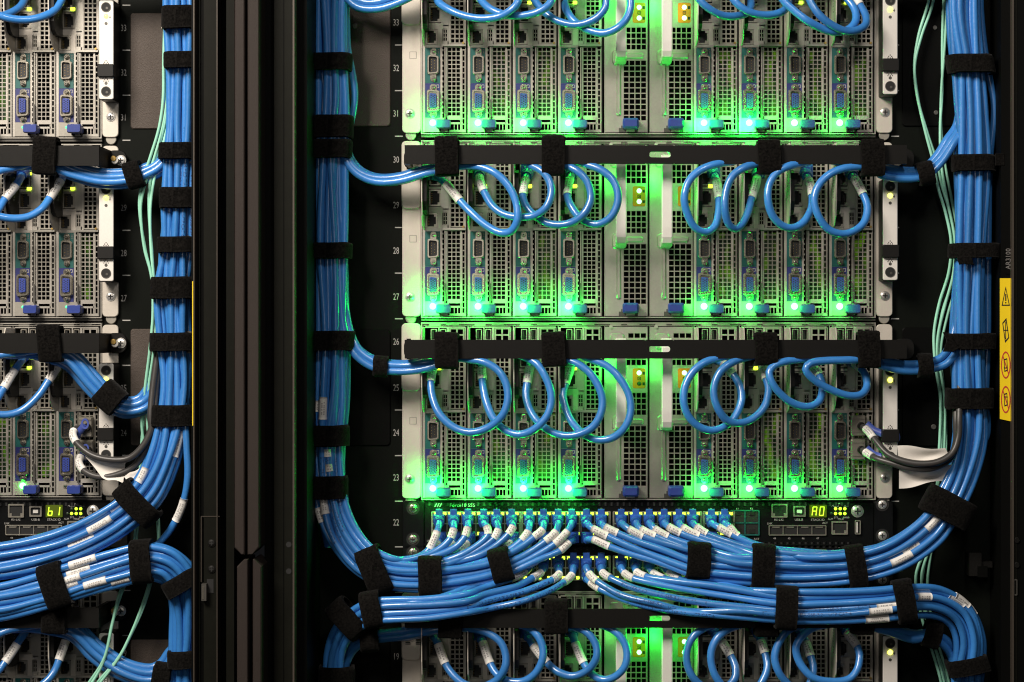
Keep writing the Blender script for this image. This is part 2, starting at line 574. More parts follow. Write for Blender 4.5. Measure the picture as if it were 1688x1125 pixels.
        for s in (-1, 1):
            sc = MB(); sc.cyl(18.3, cy + s * 22.6, 4.3, 2, 6.2, 'nickel', 6, .7, False); sc.cyl(18.3, cy + s * 22.6, 2.7, 6, 8.4, 'nickel', 12, .6); sc.cyl(18.3, cy + s * 22.6, 1.3, 8.3, 8.6, 'ink_black', 8)
            sc.build('jack_screw', p)
    # --- status lamp
    k = MB()
    if lamp == 'off':
        k.cyl(16, 268, 4.2, .8, 2.2, 'port_tin', 14, .4); k.dome(16, 268, 2.6, 2, .8, 'led_off')
    else:
        k.dome(17.6, 267.4, 5.6 if lamp != 'led_green_dim' else 2.2, .8, 5.2 if lamp != 'led_green_dim' else 1.6, lamp, 14, 4)
    k.build('status_lamp', root)
    # --- blue release latch on a dark hinge
    k = MB()
    k.box(28.5, 31, 276, 282, 0, 12, 'ink_black'); k.box(42.5, 45, 276, 282, 0, 12, 'ink_black')
    h = k.build('latch_hinge', root)
    k = MB()
    x0, x1, y0, y1 = 24.5, 48.5, 264.5, 279.5
    back = rr(x0 + 1.0, x1 - 1.5, y0 + 1.2, y1 - 1, 3, 3); front = rr(x0, x1, y0, y1, 3.2, 3)
    n = len(back)
    vs = [(x, y, 4) for x, y in back] + [(x, y, 26) for x, y in front] + [(36.5 + (x - 36.5) * .9, 272 + (y - 272) * .8, 31) for x, y in front]
    fs = [(r * n + i, r * n + (i + 1) % n, (r + 1) * n + (i + 1) % n, (r + 1) * n + i) for r in range(2) for i in range(n)] + [tuple(2 * n + i for i in range(n)), tuple(reversed(range(n)))]
    k.add(vs, fs, 'latch_blue')
    k.build('release_latch', root)
    # --- carrying bail: a thin standing plate at the near edge of the sled
    k = MB()
    side = [(0, 3), (58, 3), (66, 14), (68, 60), (66, 100), (58, 122), (40, 136), (12, 142), (0, 140)]      # (d, y)
    n = len(side)
    black = [(0, 46), (40, 46), (58, 52), (61, 62), (61, 98), (54, 112), (40, 118), (0, 118)]
    for x0, x1, mm, side in ((3.0, 4.6, 'ear_paint', side), (4.6, 11.4, 'module_black', black)):
        n = len(side)
        vs = [(x0, y, d) for d, y in side] + [(x1, y, d) for d, y in side]
        fs = [(i, (i + 1) % n, n + (i + 1) % n, n + i) for i in range(n)] + [tuple(range(n)), tuple(n + i for i in reversed(range(n)))]
        k.add(vs, fs, mm)
    # two hollows near the foot and a printed line on both faces
    for j in range(9):
        for xx in (2.9, 11.35):
            k.box(xx - .04, xx + .1, 52 + j * 4.6, 54.4 + j * 4.6, 26 + (j % 3) * 2, 36 - (j % 2) * 3, 'ink_grey')
    k.build('carrying_bail', root)
    return root


def make_psu():
    root = thing('power_supply', (0, 0, 0), 'x', 'power supply')
    b = MB()
    b.box(3, 73, 0, 283, -46, -44, 'cavity')
    b.box(2.4, 3.4, 0, 283.5, -44, .4, 'zinc'); b.box(73.2, 74.2, 0, 283.5, -44, .2, 'dark_metal')
    # plate in bands around the vents
    b.box(3.4, 33.6, 1, 283, -3, 0, 'steel_plate')
    for x0, y0, x1, y1 in ((33.6, 1, 73.2, 11), (33.6, 11, 41, 20), (33.6, 20, 73.2, 33.6), (33.6, 33.6, 37.6, 65), (33.6, 65, 73.2, 109.4), (33.6, 109.4, 37.6, 147), (33.6, 147, 73.2, 164), (33.6, 264, 73.2, 283)):
        b.box(x0, x1, y0, y1, -3, 0, 'steel_plate')
    b.box(71.6, 73.2, 11, 264, -3, -.2, 'steel_plate')
    # pressed ribs
    b.rrect(22, 29.4, 168, 256, -1, 3.2, 3.4, 'steel_plate', 1.8)
    b.rrect(36, 67, 152.4, 162, -1, 2.8, 4, 'steel_plate', 1.8)
    b.rrect(14.5, 38.6, 146, 173, -1, 2.6, 7, 'steel_plate', 1.8)
    b.rrect(11, 35, 11.5, 38, -1, 3.4, 5, 'steel_plate', 1.8)
    b.cyl(13, 1, 3, -2, 3, 'zinc', 10)
    b.prism([(26, 283), (26, 276), (30, 276), (30, 272), (54, 272), (54, 276), (58, 276), (58, 283)], -1, .8, 'dark_metal')
    b.build('face_plate', root)
    for x0, x1, y0, y1, nx, ny in ((41, 71.6, 11, 20, 3, 1), (37.6, 71.6, 33.6, 65, 4, 3), (37.6, 71.6, 109.4, 147, 4, 4), (33.6, 71.6, 164, 264, 4, 11)):
        g = MB(); g.grid(x0, x1, y0, y1, nx, ny, 1.7, -.15, 'mesh_metal', 2); g.build('vent_grille', root)
    # bail handle with rounded shoulders
    k = MB()
    prof = [(2, 24), (30, 20), (44, 24), (52, 36), (54, 60), (54, 140), (53, 156), (49, 165), (38, 170), (2, 171)]      # (d, y) outer
    inn = [(2, 36), (28, 32), (38, 36), (43, 44), (45, 62), (45, 138), (44, 150), (40, 157), (32, 161), (2, 162)]
    n = len(prof)
    vs, fs = [], []
    for x in (20, 21.6, 36, 37.6):
        e = 1.2 if x in (20, 37.6) else 0
        vs += [(x, y + (e if y < 90 else -e) * .6, d - e) for d, y in prof] + [(x, y, d) for d, y in inn]
    for q in range(3):
        a, c = q * 2 * n, (q + 1) * 2 * n
        for i in range(n - 1):
            fs.append((a + i, a + i + 1, c + i + 1, c + i)); fs.append((a + n + i, c + n + i, c + n + i + 1, a + n + i + 1))
    for a in (0, 6 * n):
        for i in range(n - 1):
            fs.append((a + i, a + n + i, a + n + i + 1, a + i + 1))
    k.add(vs, fs, 'panel_white')
    k.build('bail_handle', root)
    k = MB(); k.rrect(49, 70, 69.5, 102.5, -.5, .7, 3, 'orange')
    k.ring(rr(57, 62.4, 83.6, 89, .3, 1), rr(58, 61.4, 84.6, 88, .3, 1), .6, .9, 'ink_black'); k.box(59, 60.4, 85.6, 87, .6, .9, 'ink_black')
    for y in (77.5, 95):
        k.box(65.2, 69, y - 2.4, y + 2.4, .6, .9, 'ink_black')
    k.build('status_sticker', root)
    for y in (77, 94.6):
        l = MB(); l.dome(59.6, y, 4.0, .7, 1.2, 'led_green_small', 14, 4); l.build('status_lamp', root)
    k = MB(); k.rrect(32, 58, 262, 279, 2, 28, 3.5, 'latch_blue', 3); k.box(38, 52, 278, 282.5, 0, 8, 'zinc'); k.build('release_latch', root)
    return root
# ------------------------------------------------------------------ cabinets: rails, panels, posts
MAIN, SIDE = 'main cabinet', 'side cabinet'
DL = -62.0                       # the side cabinet stands a little further back


def fx(px, d):  # image px at depth -> local px so that a slab at depth d reads at px
    return VX + (px - VX) * (D - d) / D


def fy(py, d):
    return VY + (py - VY) * (D - d) / D


def slab(k, x0, x1, y0, y1, d0, d1, m_):
    """box whose front face (d1) covers the given stretch as seen straight on"""
    k.box(fx(x0, d1), fx(x1, d1), fy(y0, d1), fy(y1, d1), d0, d1, m_)


OR = Vector((-844 * S, 0, 562.5 * S))      # world position of local px (0,0)


def screw(k, x, y, d, r=7, m_='chrome_screw'):
    k.cyl(x, y, r, d, d + 1.2, m_, 18, .5)
    k.dome(x, y, r * .86, d + 1.2, r * .18, m_, 18, 4)
    h = d + 1.2 + r * .165
    k.box(x - r * .5, x + r * .5, y - r * .12, y + r * .12, h, h + .35, 'ink_black')
    k.box(x - r * .12, x + r * .12, y - r * .5, y + r * .5, h, h + .37, 'ink_black')


cab = thing('server_cabinet', OR, 'open black main cabinet of blade servers with a yellow warning sticker on its far post', 'server cabinet')
k = MB(); k.box(480, 1800, -160, 1300, -330, -320, 'rack_black'); k.box(476, 482, -160, 1300, -320, -60, 'rack_black'); k.build('rear_panel', cab)
# numbered rail on the near side
RN = {33: 38, 32: 113, 31: 188, 30: 264, 29: 339, 28: 414, 27: 490, 26: 564, 25: 640, 24: 714, 23: 788, 22: 862, 20: 1010, 19: 1083, 18: 1158}


def rail(parent, x0, x1, xn, numbers, d, ticks, pitch):
    k = MB(); slab(k, x0, x1, -150, 1290, d - 50, d, 'rail_black_bloom'); r = k.build('mounting_rail', parent)
    k = MB()
    for n, y in numbers.items():
        k.text(str(n), fx(xn, d), fy(y, d), 15.5, d + .4, 'ink_white', sx=.66)
    y = ticks
    while y < 1200:
        k.box(fx(xn - 2, d), fx(xn + 11, d), fy(y, d) - .9, fy(y, d) + .9, d, d + .45, 'ink_white')
        y += pitch
    k.build('unit_marking', r)
    return r


r1 = rail(cab, 505, 700, 653, RN, -9, -.6, 75.2)
r2 = rail(cab, 1436, 1655, 1471, {}, -9, -.6, 75.2)
# embossed grainy covers on the rails
for y0, y1 in ((-40, 208.5), (543.5, 735), (1052, 1290)):
    k = MB(); d = -6; k.rrect(fx(500, d), fx(643.5, d), fy(y0, d), fy(y1, d), -9, d, 6, 'rack_grain' if y0 < 100 else 'rack_black', 1.2); k.build('rail_cover', cab)
for y0, y1 in ((-40, 208.5), (540, 736)):
    k = MB(); d = -6; k.rrect(fx(1487, d), fx(1640, d), fy(y0, d), fy(y1, d), -9, d, 6, 'rack_black', 1.2); k.build('rail_cover', cab)
k = MB()
for px, py in ((585, 43), (587, 184)):
    k.cyl(fx(px, -6), fx(py, -6) * 0 + fy(py, -6), 4.5, -6, -4.6, 'dark_metal', 12, .6)
k.build('panel_screw', cab)
k = MB()
for px, py, s in ((1541, 46, 4), (1543, 186, 4), (1539, 704, 4.5)):
    k.cyl(fx(px, -6), fy(py, -6), s, -6, -4.2, 'dark_metal', 12, .8)
k.build('panel_screw', cab)
# near post (faces the picture), with its lighter edge and two holes
k = MB()
slab(k, 436, 452, -200, 1330, -60, 170, 'rack_black')
slab(k, 452, 482.4, -200, 1330, -60, 190, 'post_olive')
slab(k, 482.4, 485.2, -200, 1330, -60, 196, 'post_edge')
slab(k, 466.5, 468, -200, 1330, 190, 190.8, 'rack_black')
slab(k, 485.2, 506, -200, 1330, -60, 164, 'rack_black')
slab(k, 507.6, 508.6, -200, 1330, 40, 140, 'post_olive')
k.build('corner_post', cab)
k = MB()
for py in (898, 942):
    k.cyl(fx(476, 190), fy(py, 190), 4.4, 189, 190.5, 'ink_black', 14)
k.build('bolt_hole', cab)
# cable fingers beside both upright bundles
for py in (87, 119, 242, 272, 430, 548, 586, 840):
    k = MB(); d = 30
    slab(k, 505, 521, py - 1.6, py + 1.6, -9, d, 'dark_metal'); k.build('cable_finger', cab)
k = MB(); k.ring([(fx(x, 0), fy(y, 0)) for x, y in ((508, 942), (526, 942), (526, 974), (508, 974))], [(fx(x, 0), fy(y, 0)) for x, y in ((510, 945), (523, 945), (523, 971), (510, 971))], -6, 12, 'rack_black'); k.build('cable_bracket', cab)
for py in (243, 275, 400, 552, 580, 660):
    k = MB(); slab(k, 1626, 1645, py - 2, py + 2, -9, 24, 'rack_black'); k.build('cable_finger', cab)
k = MB(); slab(k, 1598, 1618, 912, 950, -9, 30, 'bar_black'); slab(k, 1618, 1636, 926, 936, -9, 26, 'bar_black'); slab(k, 1612, 1628, 934, 952, 10, 34, 'rack_black'); k.build('cable_bracket', cab)
# far post
k = MB()
slab(k, 1650, 1668, -200, 1330, -60, 78, 'rack_black')
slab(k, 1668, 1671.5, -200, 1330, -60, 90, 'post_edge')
slab(k, 1671.5, 1790, -200, 1330, -60, 86, 'rack_black')
slab(k, 1671.5, 1676, -200, 1330, 86, 87, 'post_olive')
k.build('corner_post', cab)
k = MB()
for py in (891, 932):
    k.cyl(fx(1676, 87), fy(py, 87), 5, 86, 88.4, 'bar_black', 14, .8)
k.build('post_screw', cab)
k = MB(); k.ring(rr(fx(1671, 88), fx(1677, 88), fy(955, 88), fy(982, 88), 1.5, 2), rr(fx(1672.4, 88), fx(1675.6, 88), fy(957, 88), fy(980, 88), 1, 2), 87, 88.6, 'dark_metal'); k.build('latch_slot', cab)
# warning sticker on the post's near face
d = 80
k = MB(); x0, x1 = fx(1648.5, d), fx(1667, d)
k.prism([(x0, fy(459, d)), (x1, fy(459, d)), (x1, fy(695, d)), (x0, fy(691, d))], 78, d, 'yellow')
st = k.build('warning_sticker', cab, label='yellow warning sticker with black pictograms and red circles')
k = MB(); xc = (x0 + x1) / 2
yc = fy(490, d)
k.ring([(xc, yc - 17), (xc + 6.6, yc + 14), (xc - 6.6, yc + 14)], [(xc, yc - 13), (xc + 5, yc + 12.2), (xc - 5, yc + 12.2)], d, d + .4, 'ink_black')
k.box(xc - .8, xc + .8, yc - 5, yc + 6, d, d + .5, 'ink_black'); k.box(xc - .8, xc + .8, yc + 8, yc + 10, d, d + .5, 'ink_black')
yc = fy(545, d)
k.ring([(xc - 5.5, yc - 12), (xc + 1, yc - 20), (xc + 5.5, yc + 12), (xc - 1, yc + 20)], [(xc - 4.2, yc - 11), (xc + .4, yc - 16), (xc + 4.2, yc + 11), (xc - .4, yc + 16)], d, d + .4, 'ink_black')
k.box(xc - 4, xc + 4, yc - 1, yc + .4, d, d + .5, 'ink_black'); k.box(xc - .6, xc + .4, yc - 14, yc + 14, d, d + .45, 'ink_black')
for py in (602, 659):
    yc = fy(py, d)
    el = lambda a, b_: [(xc + a * math.cos(2 * math.pi * i / 24), yc + b_ * math.sin(2 * math.pi * i / 24)) for i in range(24)]
    k.ring(el(7.6, 22), el(6.2, 19.4), d, d + .4, 'ink_red')
    k.prism([(xc - 5.2, yc - 14), (xc - 4, yc - 15), (xc + 5.2, yc + 14), (xc + 4, yc + 15)], d, d + .45, 'ink_red')
    k.ring([(xc - 3.4, yc - 9), (xc + 2, yc - 11), (xc + 3.2, yc + 9), (xc - 2, yc + 11)], [(xc - 2.4, yc - 7.6), (xc + 1.4, yc - 9), (xc + 2.2, yc + 7.6), (xc - 1.4, yc + 9)], d, d + .5, 'ink_black')
    k.box(xc - 3, xc + 3, yc + (4 if py < 650 else -5), yc + (5.4 if py < 650 else -3.6), d, d + .55, 'ink_black')
k.build('pictogram', st)
k = MB(); k.prism([(x0 + 9, fy(398, d)), (x1 - 1, fy(398, d)), (x1 - 1, fy(452, d)), (x0 + 9, fy(452, d))], 78, 79, 'rack_black')
k.text('AR3100', x0 + 13.6, fy(427, d), 11.5, 79.4, 'ink_grey', rot=-math.pi / 2, sx=.9); k.build('model_plate', cab)

# ------------------------------------------------------------------ the side cabinet
cab2 = thing('server_cabinet', OR, 'partly shown black side cabinet beyond the dark upright posts', 'server cabinet')
k = MB(); k.box(-560, 350, -160, 1300, -330, -320, 'rack_black'); k.box(344, 350, -160, 1300, -320, -60, 'rack_black'); k.build('rear_panel', cab2)
LN = {33: 47, 32: 120.5, 31: 194.5, 30: 269, 29: 343.5, 28: 418, 27: 492.5, 26: 566.5, 25: 640.5, 24: 714.5, 20: 1004, 19: 1078}
r3 = rail(cab2, 150, 345, 204, LN, DL - 8, 9, 74.2)
for y0, y1 in ((22, 212.5), (542.5, 735), (1055, 1280)):
    k = MB(); d = DL - 5; k.rrect(fx(215, d), fx(350, d), fy(y0, d), fy(y1, d), DL - 8, d, 5, 'rack_grain', 1.2); k.build('rail_cover', cab2)
k = MB(); k.cyl(fx(268.5, DL - 5), fy(46, DL - 5), 3.2, DL - 5, DL - 3, 'nickel', 12, .8); k.cyl(fx(281, DL - 5), fy(1079, DL - 5), 3, DL - 5, DL - 3, 'nickel', 12, .8); k.build('panel_screw', cab2)
k = MB()
slab(k, 315.5, 318.6, -200, 1330, -140, 104, 'rack_black')
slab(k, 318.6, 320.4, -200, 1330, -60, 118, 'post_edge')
slab(k, 320.4, 336, -200, 1330, -60, 100, 'rack_black')
slab(k, 328, 330, -200, 1330, 100, 103, 'post_olive')
slab(k, 336, 357, -200, 1330, -60, 112, 'post_olive')
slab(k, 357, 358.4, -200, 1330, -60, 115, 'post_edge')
slab(k, 358.4, 373, -200, 1330, -60, 70, 'rack_black')
slab(k, 373, 386, -200, 1330, -60, 100, 'post_olive')
k.build('corner_post', cab2)
k = MB()
for py in (896, 939):
    screw(k, fx(349, 112), fy(py, 112), 112, 6.6, 'bar_black')
k.build('post_screw', cab2)
k = MB(); slab(k, 331.5, 362, 851, 852.2, 112, 113, 'post_edge'); slab(k, 331, 332.2, 852, 960, 103, 114, 'post_edge'); k.build('strike_plate', cab2)
k = MB(); slab(k, 332, 340, 963, 991, 100, 124, 'dark_metal'); slab(k, 333.5, 336, 967, 988, 124, 124.6, 'nickel'); slab(k, 341, 352, 955, 978, 112, 113, 'ink_black'); k.build('door_latch', cab2)
k = MB(); slab(k, 316.9, 318.4, 464, 702, 104, 119.5, 'yellow'); k.build('warning_sticker', cab2, label='yellow sticker seen edge on')
for py in (88, 118, 240, 268, 316, 390, 421, 548, 581, 930, 1076, 1100):
    k = MB(); slab(k, 305, 318, py - 1.6, py + 1.6, DL, 10, 'dark_metal'); k.build('cable_finger', cab2)

# ------------------------------------------------------------------ joining strips that stand between the two cabinets
for x0, x1, y0, y1, lab in ((386.5, 403, -210, 915, 'tall brown grained strip above the joint, on the side cabinet edge of the pair'),
                            (408, 427, -210, 915, 'tall brown grained strip above the joint, on the main cabinet edge of the pair'),
                            (390.5, 408.5, 922.5, 1340, 'grained strip below the joint, on the side cabinet edge of the pair'),
                            (416.5, 431, 922.5, 1340, 'grained strip below the joint, on the main cabinet edge of the pair')):
    k = MB(); d = 235
    a0, a1, b0, b1 = fx(x0, d), fx(x1, d), fy(y0, d), fy(y1, d)
    c = 11
    if x0 < 410 and x0 != 408:
        poly = [(a0, b0), (a1, b0), (a1, b1), (a0 + c, b1), (a0, b1 - c)] if y0 < 0 else [(a0 + c, b0), (a1, b0), (a1, b1), (a0, b1), (a0, b0 + c)]
    else:
        poly = [(a0, b0), (a1, b0), (a1, b1 - c), (a1 - c, b1), (a0, b1)] if y0 < 0 else [(a0, b0), (a1 - c, b0), (a1, b0 + c), (a1, b1), (a0, b1)]
    k.prism(poly, 160, d, 'strip_brown', 1.6)
    o = k.build('joining_strip', None, OR); tag(o, lab, 'trim strip', 'joining strips between the cabinets')

# ------------------------------------------------------------------ chassis
ROWS = ['top chassis', 'second chassis', 'third chassis', 'bottom chassis']
RTOP = [-64.5, 238, 538, 981]
LTOP = [202 - 259 * .982, 498 - 259 * .982, 793 - 259 * .982, 977.5]
RX0, LX8 = 696.0, 93.5 - 1


def make_chassis(left_ear, right_ear):
    c = thing('blade_chassis', (0, 0, 0), 'x', 'server chassis')
    k = MB()
    k.box(-1.8, -.2, -5, 286, -46, 2.2, 'zinc'); k.box(745.6, 747.2, -5, 286, -46, 2.2, 'zinc')
    k.box(-1.8, 747.2, -6, -4.2, -46, 2.6, 'zinc'); k.box(-1.8, 747.2, -2.4, -1.2, -46, .8, 'mesh_metal')
    k.box(-1.8, 747.2, 284.6, 286.2, -46, 2.4, 'zinc'); k.box(-1.8, 747.2, 287.6, 291, -46, -1.0, 'dark_metal')
    k.box(296.4, 298.0, -3, 285, -46, -2, 'cavity'); k.box(446.4, 448, -3, 285, -46, -2, 'cavity')
    for i in range(10):
        k.box(i * 74.5 + 12, i * 74.5 + 30, -4.2, -.4, -6, 1.4, 'mesh_metal')
        k.box(i * 74.5 + 40, i * 74.5 + 60, -4.2, -1, -6, 1.2, 'mesh_metal')
    k.build('chassis_shell', c)
    if left_ear:
        k = MB(); k.prism(rr(-33, -2, -4, 284, 7, 5), -4, 1.2, 'ear_paint', .8)
        k.ring(rr(-21, -9, 150, 162, .5, 1), rr(-20, -10.2, 151, 161, .5, 1), 1.0, 1.32, 'mesh_metal')
        e = k.build('mounting_ear', c)
        k = MB(); k.prism(rr(-33.6, -2.2, -4.6, 107, 7, 5), 1.2, 7, 'ear_paint', 1.2); k.build('ear_cover', e)
        k = MB(); screw(k, -20, 252, 1.2, 8.2); k.build('rack_screw', e)
        k = MB(); k.cyl(-19, 287, 9, -6, -2.5, 'mesh_metal', 18, 1); k.build('rack_screw', e)
    if right_ear:
        k = MB(); k.prism(rr(748, 775, -3, 284, 7, 5), -4, 1.2, 'ear_paint', .8); e = k.build('mounting_ear', c)
        k = MB(); screw(k, 762.5, 250, 1.2, 8.0); k.build('rack_screw', e)
        k = MB(); k.cyl(762, 287, 9, -6, -2.5, 'mesh_metal', 18, 1); k.build('rack_screw', e)
        # control module with a white face
        k = MB(); k.rrect(752, 777.3, 60.5, 226.5, 1.2, 43, 3, 'module_black', 1); p = k.build('control_panel', c)
        k = MB(); k.rrect(752.6, 776.6, 61.5, 225.5, 42.8, 45, 3, 'panel_white', .8); q = k.build('panel_face', p)
        for y in (73, 212.5):
            k = MB(); k.cyl(764.4, y, 7.6, 44.9, 45.5, 'ink_black', 20); k.ring([(764.4 + 8.4 * math.cos(a * .314), y + 8.4 * math.sin(a * .314)) for a in range(20)], [(764.4 + 7.2 * math.cos(a * .314), y + 7.2 * math.sin(a * .314)) for a in range(20)], 44.9, 45.8, 'dark_metal'); k.cyl(765.9, y + 1.5, 2.2, 45.4, 46, 'dark_metal', 8); k.build('key_hole', p)
        k = MB(); k.rrect(751, 778.4, 168, 189, 36, 52, 2, 'module_black', 1.2); k.build('latch_cap', p)
        k = MB(); k.dome(764.4, 88, 4.2, 45, 2.6, 'led_amber', 14, 4); k.build('panel_lamp', p)
        k = MB(); k.cyl(764.4, 100, 2.6, 45, 45.4, 'dark_metal', 10); k.build('lamp_hole', p)
        k = MB(); k.cyl(764.4, 199, 2.6, 45, 45.4, 'dark_metal', 10); k.build('lamp_hole', p)
        for y in (164, 193):
            k = MB()
            for a, b_ in ((0, -2.2), (-2.4, 0), (2.4, 0), (-3.6, 2.4), (0, 2.4), (3.6, 2.4)):
                k.box(764.4 + a - .8, 764.4 + a + .8, y + b_ - .8, y + b_ + .8, 45, 45.3, 'dark_metal')
            k.build('network_symbol', p)
        k = MB()
        k.box(769, 772.4, 89, 90, 45, 45.3, 'dark_metal'); k.box(770.4, 771.4, 86.5, 92, 45, 45.3, 'dark_metal')
        k.build('printed_lettering', p)
    return c


ch_r, ch_l = make_chassis(True, True), make_chassis(False, True)
used = {}


def first_or_copy(key, o):
    if key not in used:
        used[key] = 1
        return o
    return copy_tree(o)


for i in range(4):
    c = first_or_copy('cr', ch_r); c.location = W(RX0, RTOP[i], 0)
    c['label'] = 'silver server enclosure with two rack ears, %s of the main cabinet' % ROWS[i]; c['group'] = 'server enclosures'
    c = first_or_copy('cl', ch_l); c.location = W(LX8 - 7 * 74.5 * .982 - 149 * .982, LTOP[i], DL)
    c['label'] = 'silver server enclosure cut by the picture edge, %s of the side cabinet' % ROWS[i]; c['group'] = 'server enclosures'
# bar code label on the lowest ear of the main cabinet
k = MB(); x = 667
random.seed(3)
for bx in (669, 686):
    y = 1042
    while y < 1062:
        h = random.choice((.7, 1.1, 1.7)); k.box(bx, bx + 8, y - 981, y - 981 + h, 8.2, 8.4, 'ink_black'); y += h + random.choice((.8, 1.2))
k.text('1V1', 681, 1051 - 981, 8, 8.3, 'ink_grey', rot=-math.pi / 2)
for ch in col.objects:
    if ch.name.startswith('mounting_ear') and ch.parent and ch.parent.get('label', '').startswith('silver server enclosure with') and 'bottom' in ch.parent['label']:
        o = k.build('bar_code', None); o.parent = ch; o.location = (-696 * S, 0, 0)
        break
# the maker's plate low on the side cabinet's control panel
for ch in list(col.objects):
    if ch.name.startswith('control_panel') and ch.parent and 'cut by' in ch.parent.get('label', '') and 'bottom' in ch.parent['label']:
        k = MB(); k.text('DELL', 764.4, 140, 10, 45.3, 'ink_black'); o = k.build('maker_mark', None); o.parent = ch

# ------------------------------------------------------------------ sleds and power supplies
NODEPOS = ['first slot from the numbered rail', 'second slot from the numbered rail', 'third slot from the numbered rail', 'slot just before the power supplies',
           'slot just past the power supplies', 'second slot past the power supplies', 'third slot past the power supplies', 'slot beside the control panel']
LPOS = {7: 'slot beside the control panel', 6: 'second slot from the control panel', 5: 'third slot from the control panel'}
masters = {}


def node(lamp, glow, lit):
    key = (lamp, glow, lit)
    if key not in masters:
        masters[key] = make_node(True, lamp, glow, lit); return masters[key]
    return copy_tree(masters[key])


GLOW = {(0, 4), (0, 5), (0, 6), (0, 7), (1, 4), (1, 5), (1, 6), (1, 7), (2, 5), (2, 6), (2, 7), (0, 1), (0, 2), (2, 1), (2, 2), (1, 2)}
LAMPS = []
for r in range(4):
    for c in range(8):
        lamp = 'led_green' if (c < 6 and r in (0, 1, 2)) else 'led_green_soft'
        if r in (1, 2) and c >= 4:
            lamp = 'led_green_soft'
        o = node(lamp, (r, c) in GLOW, (r, c) in {(1, 1), (1, 2), (1, 3), (2, 0), (2, 3), (0, 2), (0, 3), (0, 6), (0, 7), (2, 5), (1, 4)})
        slot = c if c < 4 else c + 2
        p = W(RX0 + slot * 74.5, RTOP[r], 0); o.location = p
        o['label'] = 'blade server, green lamp lit, %s, %s' % (NODEPOS[c], ROWS[r])
        o['group'] = 'blade servers'
        LAMPS.append((r, c, p + Vector((17.5 * S, 0, -267.4 * S))))
    for q in range(2):
        if 'psu' not in masters:
            masters['psu'] = make_psu(); o = masters['psu']
        else:
            o = copy_tree(masters['psu'])
        o.location = W(RX0 + (4 + q) * 74.5, RTOP[r], 0)
        o['label'] = '%s power supply with a tall white bail handle, %s' % (['near', 'far'][q], ROWS[r]); o['group'] = 'power supplies'
        if r == 2 and q == 0:
            for ch in o.children:
                if ch.name.startswith('status_lamp') and ch.data.vertices[0].co.z < -85 * S:
                    k = MB(); k.dome(59.6, 94.6, 3.6, .7, 2.4, 'led_off', 12, 3); ch.data = k.mesh('status_lamp')
for r in range(4):
    for c in (5, 6, 7):
        lamp = 'led_green_soft' if (r, c) in {(2, 6)} else ('off' if (r, c) == (2, 7) else 'led_green_dim' if r != 1 else 'led_green_dim')
        if r == 1:
            lamp = 'led_green_dim'
        o = node(lamp, (r, c) in {(2, 6), (2, 5), (0, 5), (1, 7)}, r in (0, 1, 2))
        o.location = W(LX8 - (7 - c) * 74.5 * .965, LTOP[r], DL)
        o['label'] = 'blade server, %s, %s, side cabinet' % (LPOS[c], ROWS[r]); o['group'] = 'blade servers'
# ------------------------------------------------------------------ cable bars
def make_bar(name, x0, x1, yc, h, df, hole, side, lab):
    """flat black bar held in front of a chassis by two bent ends"""
    k = MB()
    d0 = df - 7
    t = fy(yc - h / 2, df); b_ = fy(yc + h / 2, df); a0 = fx(x0, df); a1 = fx(x1, df)
    if hole:
        hx0, hx1 = fx(hole - 18, df), fx(hole + 18, df)
        ym = (t + b_) / 2
        k.box(a0, hx0 - 6, t, b_, d0, df, 'bar_black'); k.box(hx1 + 6, a1, t, b_, d0, df, 'bar_black')
        inner = rr(hx0, hx1, ym - 4.6, ym + 4.6, 4.4, 5)
        outer = []
        cx = (hx0 + hx1) / 2
        W2, H2 = (hx1 - hx0) / 2 + 6, (b_ - t) / 2
        for px, py in inner:
            ux, uy = (px - cx) / ((hx1 - hx0) / 2), (py - ym) / 4.6
            m_ = max(abs(ux), abs(uy)); outer.append((cx + ux / m_ * W2, ym + uy / m_ * H2))
        k.ring(outer, inner, d0 + .02, df - .02, 'bar_black')
    else:
        k.box(a0, a1, t, b_, d0, df, 'bar_black')
    dz = DL if side else 0
    for e, s in ((a0, 1), (a1, -1)):
        q = e + s * 7
        k.box(min(e, q), max(e, q), t, b_, dz + 6, d0, 'bar_black')
    o = k.build('cable_bar', None, OR); tag(o, lab, 'cable bar', 'cable bars')
    for e, s in (((a0, -1), (a1, 1)) if not side else ((a1, 1),)):
        k = MB(); ym = (t + b_) / 2
        k.prism(rr(e - 8 if s > 0 else e - 8, e + 26 if s > 0 else e + 8, ym - 17, ym + 17, 12, 5), dz + 3, dz + 8, 'bar_black', 1)
        f = k.build('mounting_foot', o)
        k = MB()
        if side:
            screw(k, e + 17, ym, dz + 8, 9); k.cyl(e + 7, ym - 2, 5, dz + 8, dz + 22, 'gold', 12, 1)
            k.cyl(e + 9, ym + 1, 6.5, dz + 14, dz + 20, 'chrome_screw', 14, 1)
        else:
            k.cyl(e, ym, 5, dz + 8, dz + 12, 'dark_metal', 12, 1)
        k.build('bar_screw', f)
    return o


BARD = 92
RB = [(-60, 0), (255, 1088), (576, 1087), (1020, 1087)]
for i in (1, 2, 3):
    make_bar('cable_bar', 667, 1495, RB[i][0], 31, BARD if i < 3 else 80, RB[i][1], 0, 'flat black bar with a slot, holding loops in front of the %s, main cabinet' % ROWS[i])
LBY = [-44, 257, 566, 1019]
for i in (1, 2, 3):
    make_bar('cable_bar', -520, 163, LBY[i], 33, 34, 0, 1, 'flat black bar with a screwed bent end, %s of the side cabinet' % ROWS[i])


